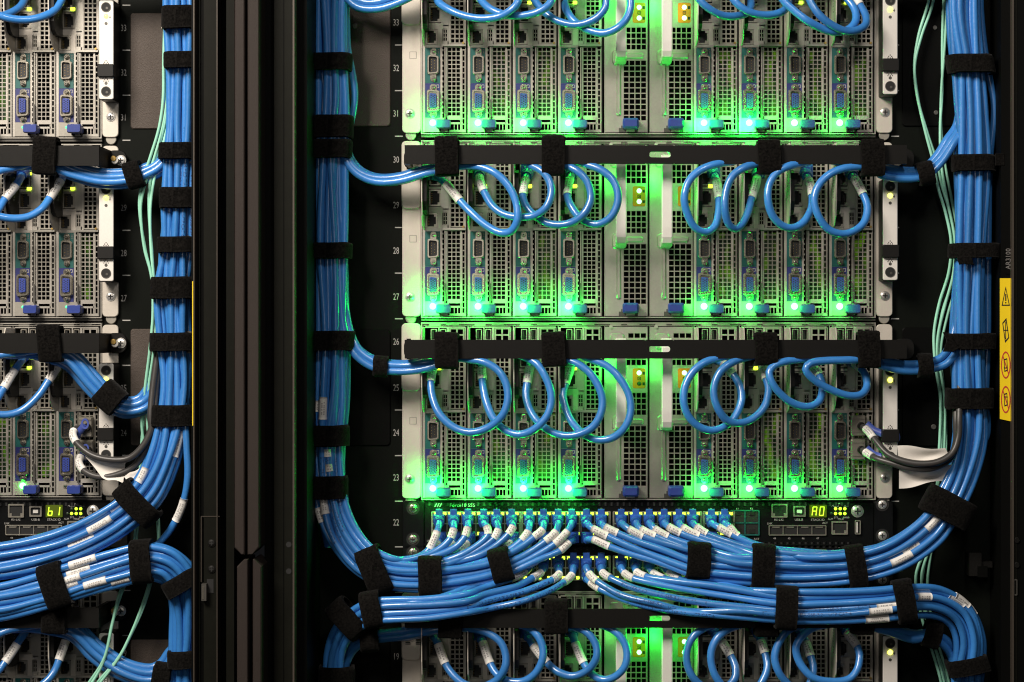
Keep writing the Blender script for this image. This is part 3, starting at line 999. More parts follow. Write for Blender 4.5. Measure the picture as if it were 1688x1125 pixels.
# ------------------------------------------------------------------ hook-and-loop straps
def strap(px, py, d, ang, a, b_, w, lab, group, flap=True, p=3.0, skew=0.0, tail=None):
    """band round a bundle: ang = direction of the bundle in the picture plane (deg), a = half across, b_ = half deep, w = width"""
    a *= 1.0
    t = math.radians(ang)
    T = Vector((math.cos(t), 0, -math.sin(t)))
    N = Vector((-math.sin(t), 0, -math.cos(t)))
    T = (T + N * skew).normalized()
    n = 44
    rnd = random.Random(int(px * 7 + py * 13))
    prof = []
    for i in range(n):
        q = 2 * math.pi * i / n
        c, s = math.cos(q), math.sin(q)
        prof.append((a * math.copysign(abs(c) ** (2 / p), c), b_ * math.copysign(abs(s) ** (2 / p), s)))
    th = 2.4
    vs, fs = [], []
    cols_ = 8

    def shell(scale_add, wmul, i0, i1, wob):
        """one wrap: grid of (profile x width), closed by its inner skin"""
        base = len(vs)
        idx = list(range(i0, i1 + 1))
        ph = [rnd.uniform(-1, 1) for _ in range(6)]
        for i in idx:
            x, y = prof[i % n]
            L = math.hypot(x, y)
            ex = 1 + scale_add / L
            q = i / n * 6.283
            edge = 1.1 * math.sin(q * 2 + ph[0]) + .7 * math.sin(q * 5 + ph[1])
            for j in range(cols_ + 1):
                u = j / cols_ - .5
                rim = -1.0 * max(0, (abs(u) - .38) / .12) ** 2
                e2 = ex + rim / L + wob * rnd.uniform(-.35, .35) / L
                vs.append(T * (u * w * wmul + edge * (1 if u > 0 else .7) * abs(u)) + N * (x * e2) + F * (y * e2))
        m_ = cols_ + 1
        for r in range(len(idx) - 1):
            for j in range(cols_):
                fs.append((base + r * m_ + j, base + r * m_ + j + 1, base + (r + 1) * m_ + j + 1, base + (r + 1) * m_ + j))
        # side skirts back to the bundle
        for j in (0, cols_):
            b0 = len(vs)
            for q_, i in enumerate(idx):
                x, y = prof[i % n]
                L = math.hypot(x, y)
                v = vs[base + q_ * m_ + j]
                vs.append(v - (N * x + F * y) * ((th + scale_add) / L))
            for r in range(len(idx) - 1):
                fs.append((base + r * m_ + j, base + (r + 1) * m_ + j, b0 + r + 1, b0 + r))
        for r in (0, len(idx) - 1):
            pass

    shell(th, 1.0, 0, n, .5)
    if flap:
        k0 = rnd.randint(2, 6); shell(th + 2.0, .96, k0, k0 + rnd.randint(13, 19), .7)
    me = bpy.data.meshes.new('hook_loop_strap')
    me.from_pydata([tuple(v * S) for v in vs], [], fs)
    me.materials.append(MATS['strap'])
    me.polygons.foreach_set('use_smooth', [True] * len(fs)); me.update()
    o = bpy.data.objects.new('cable_strap', me); col.objects.link(o)
    o.location = W(px, py, d)
    tag(o, lab, 'strap', group)
    if tail:
        k = MB(); pts, tw = tail
        cx, cy = px, py
        poly = [(fx(x, d) - fx(cx, d), fy(y, d) - fy(cy, d)) for x, y in pts]
        k.prism(poly, tw - d, tw - d + 3, 'strap', .6)
        k.build('strap_tail', o)
    return o


# ------------------------------------------------------------------ cables
def proj(p):
    d = -p.y / S
    f = (D - d) / D
    X = p.x / S + 844; Y = 562.5 - p.z / S
    return (VX + (X - VX) / f, VY + (Y - VY) / f)


def near_arc(pts, A, px, py, lim=None):
    best, bs = 1e9, 0
    for p, s in zip(pts, A):
        if lim and s > lim:
            break
        x, y = proj(p)
        q = (x - px) ** 2 + (y - py) ** 2
        if q < best:
            best, bs = q, s
    return bs


PRINT = 'ETL VERIFIED TIA/EIA-568-B.2-1 UTP CAT 6 '


def cable(ctrl, lab, group, r=6.1, mat_='cable_blue', sleeves=(), plug=None, prints=(), lim=None, name='network_cable', cat='cable', ripple=.022, world=False):
    pts = catmull(ctrl if world else [W(*c) for c in ctrl])
    A = arc(pts)
    org = pts[0].copy()
    me = tube_mesh(name, pts, r, mat_, ripple=ripple)
    o = link_mesh(name, me, None, org)
    tag(o, lab, cat, group)
    for sl in sleeves:
        if not isinstance(sl[0], (int, float)):
            (x0, y0), (x1, y1) = sl
            s0, s1 = near_arc(pts, A, x0, y0, lim), near_arc(pts, A, x1, y1, lim)
        else:
            s0, s1 = sl[0], sl[1]
        if s1 < s0:
            s0, s1 = s1, s0
        if s1 - s0 < 6:
            s1 = s0 + 20
        sp = sub_path(pts, A, s0, s1)
        sv = link_mesh('label_sleeve', tube_mesh('label_sleeve', sp, r * 1.17, 'sleeve'), o, org)
        sv.location = (0, 0, 0)
        # faint printed code area on the sleeve, too small to read
        rn = random.Random(int(s0 * 10 + px_key(org)))
        vs, fs = [], []
        L = s1 - s0
        for row in range(2):
            u = s0 + L * .2
            while u < s1 - L * .22:
                ww = rn.choice((1.3, 2.0, 2.8))
                p0, p1 = at_arc(pts, A, u), at_arc(pts, A, u + ww)
                t = (p1 - p0)
                if t.length > 0:
                    t.normalize()
                    B = (F - t * F.dot(t))
                    if B.length > .2:
                        B.normalize(); N = t.cross(B)
                        b0 = len(vs)
                        for p in (p0, p1):
                            for an in (-.34 + row * .55, -.02 + row * .55):
                                vs.append(tuple(p - org + (B * math.cos(an) + N * math.sin(an)) * r * 1.19 * S))
                        fs.append((b0, b0 + 1, b0 + 3, b0 + 2))
                u += ww + rn.choice((.9, 1.2, 2.4))
        if fs:
            mm = bpy.data.meshes.new('sleeve_print'); mm.from_pydata(vs, [], fs); mm.materials.append(MATS['sleeve_print']); mm.update()
            q = bpy.data.objects.new('sleeve_print', mm); col.objects.link(q); q.parent = sv
    for s0, spin, flip in prints:
        w_ = wrap_text('jacket_print', PRINT, pts, A, s0, r * 1.35, r, 'print_blue', o, -org * 0, spin, flip)
        w_.data.transform(Matrix.Translation(-org)); w_.location = (0, 0, 0)
    if plug:
        # boot: tapered collar round the first stretch, and the plug body behind it
        sp = sub_path(pts, A, 0, plug)
        link_mesh('plug_boot', tube_mesh('plug_boot', sp, r * 1.5, 'plug_blue', 10, taper=lambda t: 1.12 - .22 * t), o, org).location = (0, 0, 0)
    return o


def px_key(v):
    return abs(v.x * 1e4) + abs(v.z * 3e3)


def add_plug(o, px, py, d, w=21, h=24, tabside=0):
    """the square connector body that sits in the jack, child of its cable"""
    k = MB()
    if tabside:
        k.prism([(-w / 2 + 1, -7), (w / 2 - 1, -7), (w / 2 - 2, 8), (w / 2 - 5, 14), (-w / 2 + 5, 14), (-w / 2 + 2, 8)], -14, 12, 'plug_blue', 2)
        k.cyl(0, 4, 7.6, 11, 19, 'plug_blue', 16, 1.2)
        k.prism([(-5.4, -16), (5.4, -16), (6.2, -4), (-6.2, -4)], 2, 9, 'plug_blue', 1)
    else:
        k.rrect(-w / 2, w / 2, -h / 2, h / 2, -14, 9, 2, 'plug_blue', 2)
        k.rrect(-w / 2 + 4, w / 2 - 4, -h / 2 + 3, h / 2 - 3, 8.5, 17, 3, 'plug_blue', 2)
    p = k.build('connector', o)
    p.location = W(px, py, d) - o.location
    return p


def depth_profile(n, prof):
    out = []
    for i in range(n):
        t = i / (n - 1)
        for (t0, v0), (t1, v1) in zip(prof, prof[1:]):
            if t <= t1:
                out.append(v0 + (v1 - v0) * (t - t0) / (t1 - t0)); break
    return out


LOOPD = [(0, 16), (.12, 42), (.35, 76), (.62, 104), (.85, 92), (1, 74)]


WANDER = 1.5


def densify(path, step=45):
    out = []
    for (x0, y0, d0), (x1, y1, d1) in zip(path, path[1:]):
        n = max(1, int(math.hypot(x1 - x0, y1 - y0) / step))
        for q in range(n):
            t = q / n; out.append((x0 + (x1 - x0) * t, y0 + (y1 - y0) * t, d0 + (d1 - d0) * t))
    return out + [path[-1]]


def bundle_pts(path, n_off, b_off):
    """offset a bundle's centre line sideways (in the picture plane) and towards the viewer"""
    out = []
    for i, (x, y, d) in enumerate(path):
        x0, y0, _ = path[max(i - 1, 0)]; x1, y1, _ = path[min(i + 1, len(path) - 1)]
        tx, ty = x1 - x0, y1 - y0
        L = math.hypot(tx, ty) or 1
        nx, ny = -ty / L, tx / L
        sq = 1 - .14 * abs(ty / L)
        wa = WANDER * (math.sin(y * .011 + x * .007 + n_off * 1.7 + b_off) + .7 * math.sin(y * .027 - x * .019 + n_off * 3.1 + b_off * 2))
        wb = WANDER * math.sin(y * .017 + x * .013 + n_off * 2.3 + b_off * 1.3)
        up = abs(ty / L) ** 2
        wa *= 1 + .8 * up
        out.append((x + nx * (n_off * sq + wa), y + ny * (n_off * sq + wa), d + b_off + wb - .011 * n_off ** 2 * up))
    return out
# ------------------------------------------------------------------ network switches
def make_switch(full):
    """local px: chassis face; x from the near ear"""
    root = thing('network_switch', OR, 'x', 'network switch')
    k = MB()
    k.box(700, 1440, 0, 78, -200, -1, 'switch_black')
    k.box(698, 1442, -1.5, .5, -46, 1.5, 'switch_black'); k.box(698, 1442, 77, 79, -46, 1.5, 'switch_black')
    for i in range(74):
        x = 705 + i * 10
        if 70 > i > -1:
            k.box(x, x + 6.4, 2, 9, -1, -.2, 'switch_black'); k.box(x + 1.6, x + 4.6, 2.6, 8.2, -1, .1, 'ink_black')
            if i > 54:
                k.box(x + 1.6, x + 4.6, 68, 75, -1, .1, 'ink_black'); k.box(x + 5.4, x + 6.4, 67, 76, -1, .6, 'switch_black')
    k.build('switch_body', root)
    k = MB(); k.rrect(664, 699, 0, 78, -5, 2, 5, 'switch_black', .8); e = k.build('mounting_ear', root)
    for y in (12, 63):
        k = MB(); k.cyl(681, y, 11, 2, 2.8, 'ink_black', 18); screw(k, 681, y, 2.8, 7.6, 'nickel'); k.build('rack_screw', e)
    k = MB(); k.rrect(1441, 1472, 0, 78, -5, 2, 5, 'switch_black', .8); e = k.build('mounting_ear', root)
    for y in (6, 57):
        k = MB(); k.cyl(1454, y, 11, 2, 2.8, 'ink_black', 18); screw(k, 1454, y, 2.8, 7.4, 'chrome_screw'); k.build('rack_screw', e)
    # port blocks: six columns each, two rows
    blocks = [(711, 6), (859, 4), (954, 2), (1010, 6), (1159, 2)]
    for x0, n in blocks:
        k = MB()
        w = n * 23.8 + 5
        k.ring(rr(x0, x0 + w, 17, 58, 1, 1), rr(x0 + 2, x0 + w - 2, 19, 56, .6, 1), -1, 1.6, 'port_tin')
        k.box(x0 + 2, x0 + w - 2, 36.6, 38.4, -1, 1.2, 'port_tin')
        for i in range(n + 1):
            k.box(x0 + 2 + i * 23.8 - .5, x0 + 2 + i * 23.8 + .8, 19, 56, -1, 1.0, 'port_tin')
        k.box(x0 + 1, x0 + w - 1, 18, 57, -2, -.4, 'port_black')
        p = k.build('port_block', root)
        k = MB()
        for i in range(n):
            for yy in (21, 53.5):
                for q in (2.6, 17.8):
                    k.box(x0 + 3 + i * 23.8 + q - 1, x0 + 3 + i * 23.8 + q + 3.6, yy - 2, yy + 2.2, -.3, 2.2, 'led_lime')
        k.build('link_light', p)
    k = MB()
    k.ring(rr(1204, 1252, 15, 57, 1, 1), rr(1206, 1250, 17, 55, .6, 1), -1, 2, 'teal'); k.box(1227, 1229, 17, 55, -1, 1.6, 'teal'); k.box(1206, 1250, 35.4, 37.2, -1, 1.6, 'teal')
    k.box(1205, 1251, 16, 56, -2, -.2, 'ink_black')
    for x in (1206, 1229):
        for y in (17, 46):
            k.box(x + 6, x + 15, y, y + 7, -.2, 1.0, 'port_black')
    k.build('port_block', root)
    for x0, x1, y0, y1, n in ((1271.5, 1298, 5, 27.5, 'console_port'), (1370.5, 1397.5, 33.5, 55.5, 'management_port')):
        k = MB(); k.ring(rr(x0, x1, y0, y1, 1, 1), rr(x0 + 2.4, x1 - 2.4, y0 + 2.4, y1 - 2.2, .6, 1), -1, 2, 'port_tin')
        k.box(x0 + 1, x1 - 1, y0 + 1, y1 - 1, -2, -.3, 'ink_black')
        k.box(x0 + 2.4, x0 + 6, y1 - 7, y1 - 2.2, -1, 1.2, 'port_tin'); k.box(x1 - 6, x1 - 2.4, y1 - 7, y1 - 2.2, -1, 1.2, 'port_tin')
        k.build(n, root)
    k = MB(); k.ring(rr(1307.5, 1328, 8.5, 26, 1, 2), rr(1309.6, 1325.8, 10.6, 23.8, 2.5, 2), -1, 3, 'port_tin'); k.box(1309, 1327, 10, 25, -2, -.2, 'ink_black'); k.rrect(1313.6, 1321.8, 14.6, 20, -1, 2.2, .8, 'panel_white'); k.build('usb_port', root)
    k = MB(); k.ring(rr(1409, 1418.5, 32, 55, 1, 1), rr(1410.4, 1417, 33.4, 53.6, .6, 1), -1, 3, 'port_tin'); k.box(1410, 1418, 33, 54, -2, -.2, 'ink_black'); k.box(1411.4, 1413.6, 35, 52, -1, 2, 'panel_white'); k.build('usb_port', root)
    k = MB(); screw(k, 1413.5, 17, -.6, 10.5, 'chrome_screw'); k.build('face_screw', root)
    k = MB(); k.ring(rr(1267, 1362, 40, 57, 1, 1), rr(1268.6, 1360.4, 41.6, 55.4, .5, 1), -1, 2.4, 'port_tin')
    for i in range(1, 4):
        x = 1267 + i * 23.75; k.box(x - .7, x + .7, 41, 56, -1, 2, 'port_tin')
    for i in range(4):
        x = 1267 + i * 23.75; k.box(x + 6, x + 18, 41.6, 44.5, -1, 1, 'port_tin')
    k.box(1268, 1361, 41, 56, -2, -.2, 'ink_black'); k.build('fibre_cage', root)
    # display
    k = MB(); k.rrect(1334.5, 1362.5, 6.5, 27, -1, 1.4, 1.2, 'display_dark'); dsp = k.build('display', root)
    seg = {'A': 'abcefg', '0': 'abcdef', '6': 'acdefg', '1': 'bc', 'b': 'cdefg'}
    k = MB()
    for ch, cx in zip(full, (1342.5, 1354.5)):
        for s in seg[ch]:
            y0, ym, y1, xl, xr, t = 9.8, 16.8, 23.8, cx - 3.2, cx + 3.2, .75
            bx = {'a': (xl, xr, y0 - t, y0 + t), 'g': (xl, xr, ym - t, ym + t), 'd': (xl, xr, y1 - t, y1 + t), 'f': (xl - t, xl + t, y0, ym), 'b': (xr - t, xr + t, y0, ym), 'e': (xl - t, xl + t, ym, y1), 'c': (xr - t, xr + t, ym, y1)}[s]
            q0 = lambda y: (16.8 - y) * .12
            k.prism([(bx[0] + q0(bx[2]), bx[2]), (bx[1] + q0(bx[2]), bx[2]), (bx[1] + q0(bx[3]), bx[3]), (bx[0] + q0(bx[3]), bx[3])], 1.4, 1.9, 'display_lit')
    k.build('digit', dsp)
    for j, y in enumerate((13, 21)):
        for i, x in enumerate((1377.5, 1385.2, 1392.8)):
            k = MB(); k.dome(x, y, 2.7, -.8, 1.8, 'led_off' if (full == 'b1' and i == 0 and j == 0) else 'display_lit', 12, 3); k.build('status_lamp', root)
    k = MB(); k.dome(1370.5, 21, 2.4, -.8, 1.4, 'led_off', 10, 3); k.build('status_lamp', root)
    k = MB()
    for t_, x, y, s in (('RS-232', 1284, 31, 5.4), ('USB-B', 1317, 31.4, 5.4), ('STACK ID', 1348, 31.4, 5.2), ('LNK', 1269, 37.6, 4.6), ('ACT', 1360, 36.6, 4.6), ('ACT', 1247, 63, 4.6),
                        ('Master', 1377, 8.4, 4.4), ('PSU1', 1387, 5.2, 4.4), ('FAN1', 1395, 8.4, 4.2), ('ALM', 1369, 30, 4.4), ('SYS', 1378, 27.6, 4.4), ('PSU0', 1386, 30.2, 4.4), ('FAN0', 1395, 27.6, 4.2),
                        ('44', 1277, 62, 4.6), ('45', 1301, 62, 4.6), ('46', 1324, 62, 4.6), ('47', 1348, 62, 4.6)):
        k.text(t_, x, y, s, -.4, 'ink_white')
    k.build('printed_lettering', root); k = MB()
    for n_, xs in (('0', 724), ('2', 748), ('4', 771), ('6', 797), ('8', 819), ('10', 843), ('12', 873), ('14', 896), ('16', 920), ('18', 942), ('20', 967), ('22', 991), ('24', 1024), ('26', 1048), ('28', 1070), ('30', 1095), ('32', 1119), ('34', 1142), ('36', 1172), ('38', 1194), ('K1', 1216, ), ('K3', 1239)):
        k.text(n_, xs, 13.2, 4.2, -.4, 'ink_white')
    k.text('LNK', 708, 66, 4.6, -.4, 'ink_white'); k.build('port_lettering', root); k = MB()
    k.text('Force10 S55', 741, 7.4, 7.6, .8, 'ink_white', 'LEFT', sx=1.1)
    for i in range(3):
        k.prism([(716 + i * 4, 10), (719 + i * 4, 4), (720.6 + i * 4, 4), (717.6 + i * 4, 10)], 0, .8, 'ink_white')
    k.build('printed_lettering', root)
    return root


sw = make_switch('A0'); sw.location = OR + Vector((0, 0, -826 * S))
tag(sw, 'black network switch with lit display and blue plugs, directly under the third chassis, main cabinet', 'network switch', 'network switches')
sw2 = copy_tree(sw); sw2.location = OR + Vector((0, 0, -899 * S))
tag(sw2, 'lower black network switch mostly hidden behind blue bundles, main cabinet', 'network switch', 'network switches')
sw3 = make_switch('b1'); sw3.location = W(664 - 1257 + 6, 826, DL)
for ch in [sw3] + list(sw3.children_recursive):
    pass
sw3.location = W(26, 844, DL) - (W(1284, 844, DL) - W(0, 0, DL)) * 1.0
sw3.location = W(26, 844, DL) + Vector((-1284 * S, 0, 18 * S))
tag(sw3, 'black network switch with lit display, partly shown in the side cabinet', 'network switch', 'network switches')

# ------------------------------------------------------------------ patch loops in front of the blade servers (px, py along the visible loop)
G_LOOP = 'looped patch cables'
RLV = [(562, 222, 44), (553, 150, 38), (551, 60, 38), (552, -60, 38)]            # up inside the near upright bundle
RRV = [(1585, 205, 40), (1592, 120, 38), (1588, 30, 38), (1588, -60, 38)]        # up inside the far upright bundle
loops = {}
loops['A'] = [
    ([(712, 287), (722, 292), (735, 303), (758, 331), (775, 349), (800, 371), (825, 384), (843, 381), (853, 362), (851, 335), (839, 308), (817, 286), (790, 275), (762, 274)], (735, 303), (758, 330)),
    ([(790, 284), (790, 292), (793, 304), (801, 322), (812, 340), (830, 353), (853, 358), (880, 356), (900, 342), (909, 318), (905, 297), (893, 282), (876, 273), (858, 264)], (790, 291), (800, 313)),
    ([(870, 285), (867, 293), (864, 305), (862, 322), (868, 341), (886, 359), (910, 370), (940, 368), (963, 352), (974, 327), (968, 300), (950, 281), (932, 273), (912, 264)], (866, 296), (862, 323)),
    ([(944, 284), (941, 292), (937, 304), (935, 322), (942, 341), (959, 362), (985, 370), (1008, 357), (1019, 328), (1012, 300), (992, 281), (965, 271), (938, 264)], (940, 294), (935, 322)),
    ([(1175, 284), (1179, 292), (1183, 310), (1185, 328), (1185, 348), (1179, 372), (1164, 383), (1145, 375), (1132, 350), (1128, 325), (1135, 300), (1151, 283), (1176, 272), (1202, 267), (1235, 262)], (1181, 297), (1185, 326)),
    ([(1249, 286), (1248, 294), (1245, 308), (1239, 327), (1233, 350), (1223, 370), (1212, 378), (1201, 370), (1195, 345), (1197, 315), (1208, 290), (1228, 276), (1250, 270), (1280, 263)], (1248, 296), (1240, 325)),
    ([(1328, 285), (1331, 293), (1336, 306), (1339, 323), (1337, 345), (1325, 366), (1308, 376), (1289, 372), (1273, 355), (1266, 330), (1268, 305), (1280, 285), (1300, 274), (1322, 269), (1350, 263)], (1332, 296), (1339, 323)),
    ([(1402, 284), (1406, 291), (1414, 303), (1423, 321), (1430, 341), (1425, 366), (1408, 381), (1388, 386), (1365, 378), (1349, 356), (1342, 330), (1350, 305), (1370, 286), (1395, 277), (1422, 275), (1448, 277)], (1407, 294), (1422, 320)),
]
loops['B'] = [
    ([(716, 590), (716, 600), (712, 614), (710, 630), (713, 655), (724, 682), (747, 704), (775, 713), (805, 705), (828, 685), (837, 660), (835, 635), (822, 612), (800, 598), (775, 593), (752, 591)], (716, 602), (711, 628)),
    ([(796, 590), (795, 599), (794, 608), (795, 626), (797, 642), (802, 664), (812, 688), (828, 706), (849, 716), (869, 714), (888, 702), (903, 683), (909, 660), (906, 638), (896, 616), (885, 600), (872, 592), (850, 584)], (794, 606), (795, 625)),
    ([(876, 588), (875, 596), (873, 606), (869, 632), (867, 653), (874, 677), (887, 696), (905, 710), (927, 718), (951, 717), (976, 705), (990, 683), (993, 658), (986, 636), (971, 614), (952, 600), (932, 592), (910, 584)], (873, 606), (868, 633)),
    ([(946, 587), (944, 595), (941, 604), (932, 633), (928, 653), (934, 678), (945, 699), (962, 716), (984, 725), (1007, 723), (1026, 710), (1037, 691), (1040, 668), (1034, 644), (1020, 622), (1001, 604), (976, 593), (950, 584)], (941, 602), (932, 633)),
    ([(1176, 588), (1184, 594), (1196, 603), (1209, 618), (1220, 638), (1222, 661), (1212, 686), (1195, 703), (1173, 710), (1151, 703), (1134, 685), (1127, 663), (1129, 638), (1140, 616), (1156, 601), (1173, 593), (1200, 587), (1235, 584)], (1191, 598), (1209, 618)),
    ([(1250, 588), (1254, 595), (1258, 605), (1263, 625), (1267, 642), (1262, 667), (1247, 686), (1225, 697), (1200, 694), (1185, 677), (1177, 655), (1178, 633), (1189, 611), (1206, 598), (1229, 590), (1260, 584)], (1257, 600), (1263, 625)),
    ([(1328, 592), (1335, 600), (1344, 609), (1351, 620), (1356, 640), (1350, 662), (1331, 671), (1305, 664), (1285, 648), (1272, 630), (1268, 614), (1276, 603), (1295, 596), (1325, 592), (1360, 586)], (1340, 604), (1350, 618)),
    ([(1403, 594), (1411, 601), (1420, 608), (1427, 620), (1429, 638), (1419, 651), (1396, 652), (1366, 641), (1340, 625), (1328, 609), (1336, 599), (1360, 595), (1394, 594), (1425, 593), (1450, 596)], (1409, 599), (1419, 607)),
]
loops['T'] = [
    ([(712, -32), (714, -18), (718, -6), (724, 5), (740, 16), (764, 26), (794, 31), (824, 27), (846, 14), (855, -2), (846, -22), (822, -38), (790, -46), (755, -48)], (714, -20), (718, -6)),
    ([(788, -34), (787, -20), (789, -8), (795, 3), (810, 16), (834, 25), (859, 26), (884, 21), (904, 9), (911, -6), (904, -24), (885, -38), (860, -46)], (788, -22), (792, -2)),
    ([(868, -34), (870, -20), (876, -8), (885, 6), (900, 22), (920, 35), (951, 41), (980, 32), (997, 15), (999, -6), (985, -26), (960, -40), (925, -48)], (870, -22), (877, -6)),
    ([(942, -34), (936, -20), (931, -6), (931, 8), (937, 23), (950, 38), (971, 50), (996, 55), (1020, 45), (1035, 27), (1040, 5), (1034, -16), (1012, -34), (975, -46)], (937, -22), (931, -4)),
    ([(1175, -34), (1200, -26), (1228, -14), (1238, 4), (1232, 21), (1213, 27), (1192, 26), (1171, 16), (1154, 1), (1146, -16), (1158, -34), (1190, -46), (1230, -50)], (1180, -32), (1205, -24)),
    ([(1249, -34), (1272, -24), (1294, -10), (1300, 4), (1293, 17), (1277, 24), (1255, 25), (1231, 18), (1212, 3), (1204, -14), (1214, -34), (1245, -46), (1290, -50)], (1256, -31), (1276, -20)),
    ([(1328, -34), (1352, -26), (1388, -8), (1408, 14), (1410, 36), (1396, 50), (1372, 53), (1350, 45), (1330, 34), (1307, 16), (1290, -1), (1284, -20), (1300, -40), (1345, -50)], (1336, -32), (1356, -24)),
    ([(1400, -32), (1406, -16), (1412, 0), (1421, 14), (1428, 28), (1427, 41), (1416, 49), (1397, 52), (1372, 42), (1350, 24), (1335, 1), (1330, -18), (1345, -36), (1390, -46), (1440, -46)], (1404, -20), (1419, 11)),
]
loops['C'] = [
    ([(716, 1040), (717, 1050), (722, 1062), (734, 1094), (747, 1113), (765, 1128), (791, 1133), (818, 1122), (832, 1102), (834, 1082), (826, 1060), (806, 1045), (781, 1037), (758, 1036)], (721, 1060), (734, 1094)),
    ([(792, 1046), (794, 1054), (798, 1066), (808, 1094), (819, 1112), (837, 1122), (861, 1124), (882, 1111), (894, 1088), (895, 1068), (887, 1049), (874, 1037), (850, 1028)], (796, 1062), (808, 1093)),
    ([(868, 1042), (872, 1052), (879, 1064), (902, 1093), (920, 1108), (945, 1115), (970, 1104), (983, 1085), (983, 1065), (971, 1046), (951, 1034), (925, 1028)], (878, 1063), (902, 1093)),
    ([(944, 1038), (945, 1048), (948, 1060), (962, 1093), (976, 1112), (995, 1121), (1015, 1115), (1031, 1097), (1033, 1070), (1021, 1048), (1001, 1034), (970, 1026)], (947, 1059), (962, 1093)),
    ([(1174, 1036), (1180, 1046), (1190, 1058), (1204, 1081), (1212, 1099), (1211, 1119), (1192, 1136), (1165, 1135), (1143, 1118), (1133, 1096), (1133, 1070), (1144, 1048), (1164, 1034), (1195, 1027)], (1191, 1059), (1204, 1081)),
    ([(1247, 1038), (1250, 1046), (1254, 1056), (1261, 1077), (1265, 1098), (1259, 1119), (1240, 1143), (1206, 1144), (1180, 1116), (1172, 1090), (1174, 1068), (1186, 1048), (1209, 1034), (1240, 1027)], (1253, 1054), (1261, 1077)),
    ([(1316, 1036), (1321, 1046), (1328, 1058), (1336, 1082), (1341, 1104), (1333, 1130), (1316, 1141), (1297, 1126), (1283, 1107), (1277, 1084), (1283, 1062), (1296, 1042), (1316, 1032), (1350, 1026)], (1328, 1056), (1335, 1082)),
    ([(1390, 1032), (1395, 1040), (1400, 1048), (1413, 1066), (1417, 1083), (1413, 1104), (1399, 1120), (1371, 1124), (1340, 1117), (1319, 1094), (1312, 1067), (1324, 1047), (1344, 1034), (1380, 1028)], (1399, 1045), (1413, 1065)),
]
BY = {'T': -46, 'A': 258, 'B': 579, 'C': 1022}
RI = {'T': 0, 'A': 1, 'B': 2, 'C': 3}
# where the near / far leads leave the bar and enter the upright bundles
LEADL = {'T': [(700, -24), (655, 0), (620, 11), (590, 8), (568, -14), (558, -60)],
         'A': [(705, 283), (662, 296), (622, 298), (592, 286), (572, 262)],
         'B': [(706, 602), (668, 607), (628, 604), (602, 592), (584, 574), (570, 540), (562, 490), (560, 420), (560, 330), (560, 262)],
         'C': [(716, 1036), (672, 1046), (628, 1050), (604, 1054), (580, 1070), (567, 1098), (562, 1140), (560, 1200)]}
LEADR = {'T': [(1450, -44), (1500, -30), (1545, -26), (1578, -50), (1590, -90)],
         'A': [(1452, 282), (1490, 289), (1524, 286), (1550, 265), (1568, 236)],
         'B': [(1452, 598), (1490, 606), (1524, 604), (1556, 594), (1576, 566), (1584, 520), (1586, 420), (1588, 330), (1588, 260)],
         'C': [(1436, 1030), (1470, 1040), (1505, 1050), (1532, 1048), (1558, 1060), (1574, 1084), (1580, 1130), (1582, 1200)]}
for key in 'TABC':
    for i, (pts, l0, l1) in enumerate(loops[key]):
        near = i < 4
        prof = depth_profile(len(pts), LOOPD if key not in 'C' else [(0, 12), (.12, 30), (.35, 58), (.62, 78), (.85, 70), (1, 60)])
        P = [(x, y, d) for (x, y), d in zip(pts, prof)]
        j = i if near else 7 - i
        sx, sy = P[-1][0], P[-1][1]
        # run along behind the bar, then out to the side, then up (or down) the bundle
        db = [0, -10, -6, -19][j]; bk = 70 if key != 'C' else 60
        if near:
            lead = LEADL[key]
            if sx > 770:
                P += [(min(sx - 50, 900 - 30 * i), BY[key] + 2 - 3 * j, bk + db * .3), (740, (BY[key] + lead[0][1]) / 2 + 4, bk - 2 + db)]
            off = [(-4, 6), (5, 2), (-2, -8), (7, -10)][j]
        else:
            lead = LEADR[key]
            if sx < 1410:
                P += [(max(sx + 50, 1270 + 30 * j), BY[key] + 2, bk + db * .3), (1430, (BY[key] + lead[0][1]) / 2 + 6, bk - 2 + db)]
            off = [(5, 6), (-5, 2), (3, -8), (-7, -10)][j]
        n = len(lead)
        ld = [(x, y, (66 if key != 'C' else 56) - 22 * min(1, q / 5)) for q, (x, y) in enumerate(lead)]
        if key == 'A':
            ld += RLV if near else RRV
        if key == 'B':
            ld += [(557, 160, 36), (556, 60, 34), (556, -60, 34)] if near else [(1590, 150, 34), (1588, 40, 34), (1588, -60, 34)]
        P += bundle_pts(ld, off[0] * (1 if near else 1), off[1])
        o = cable(P, 'blue patch cable looping out of the %s, %s' % (NODEPOS[i], ROWS[RI[key]]), G_LOOP,
                  r=6.4, sleeves=[(l0, l1)], plug=15, lim=160)
        add_plug(o, pts[0][0] - (2 if near else -2), pts[0][1] - 2, 6, 19, 22)

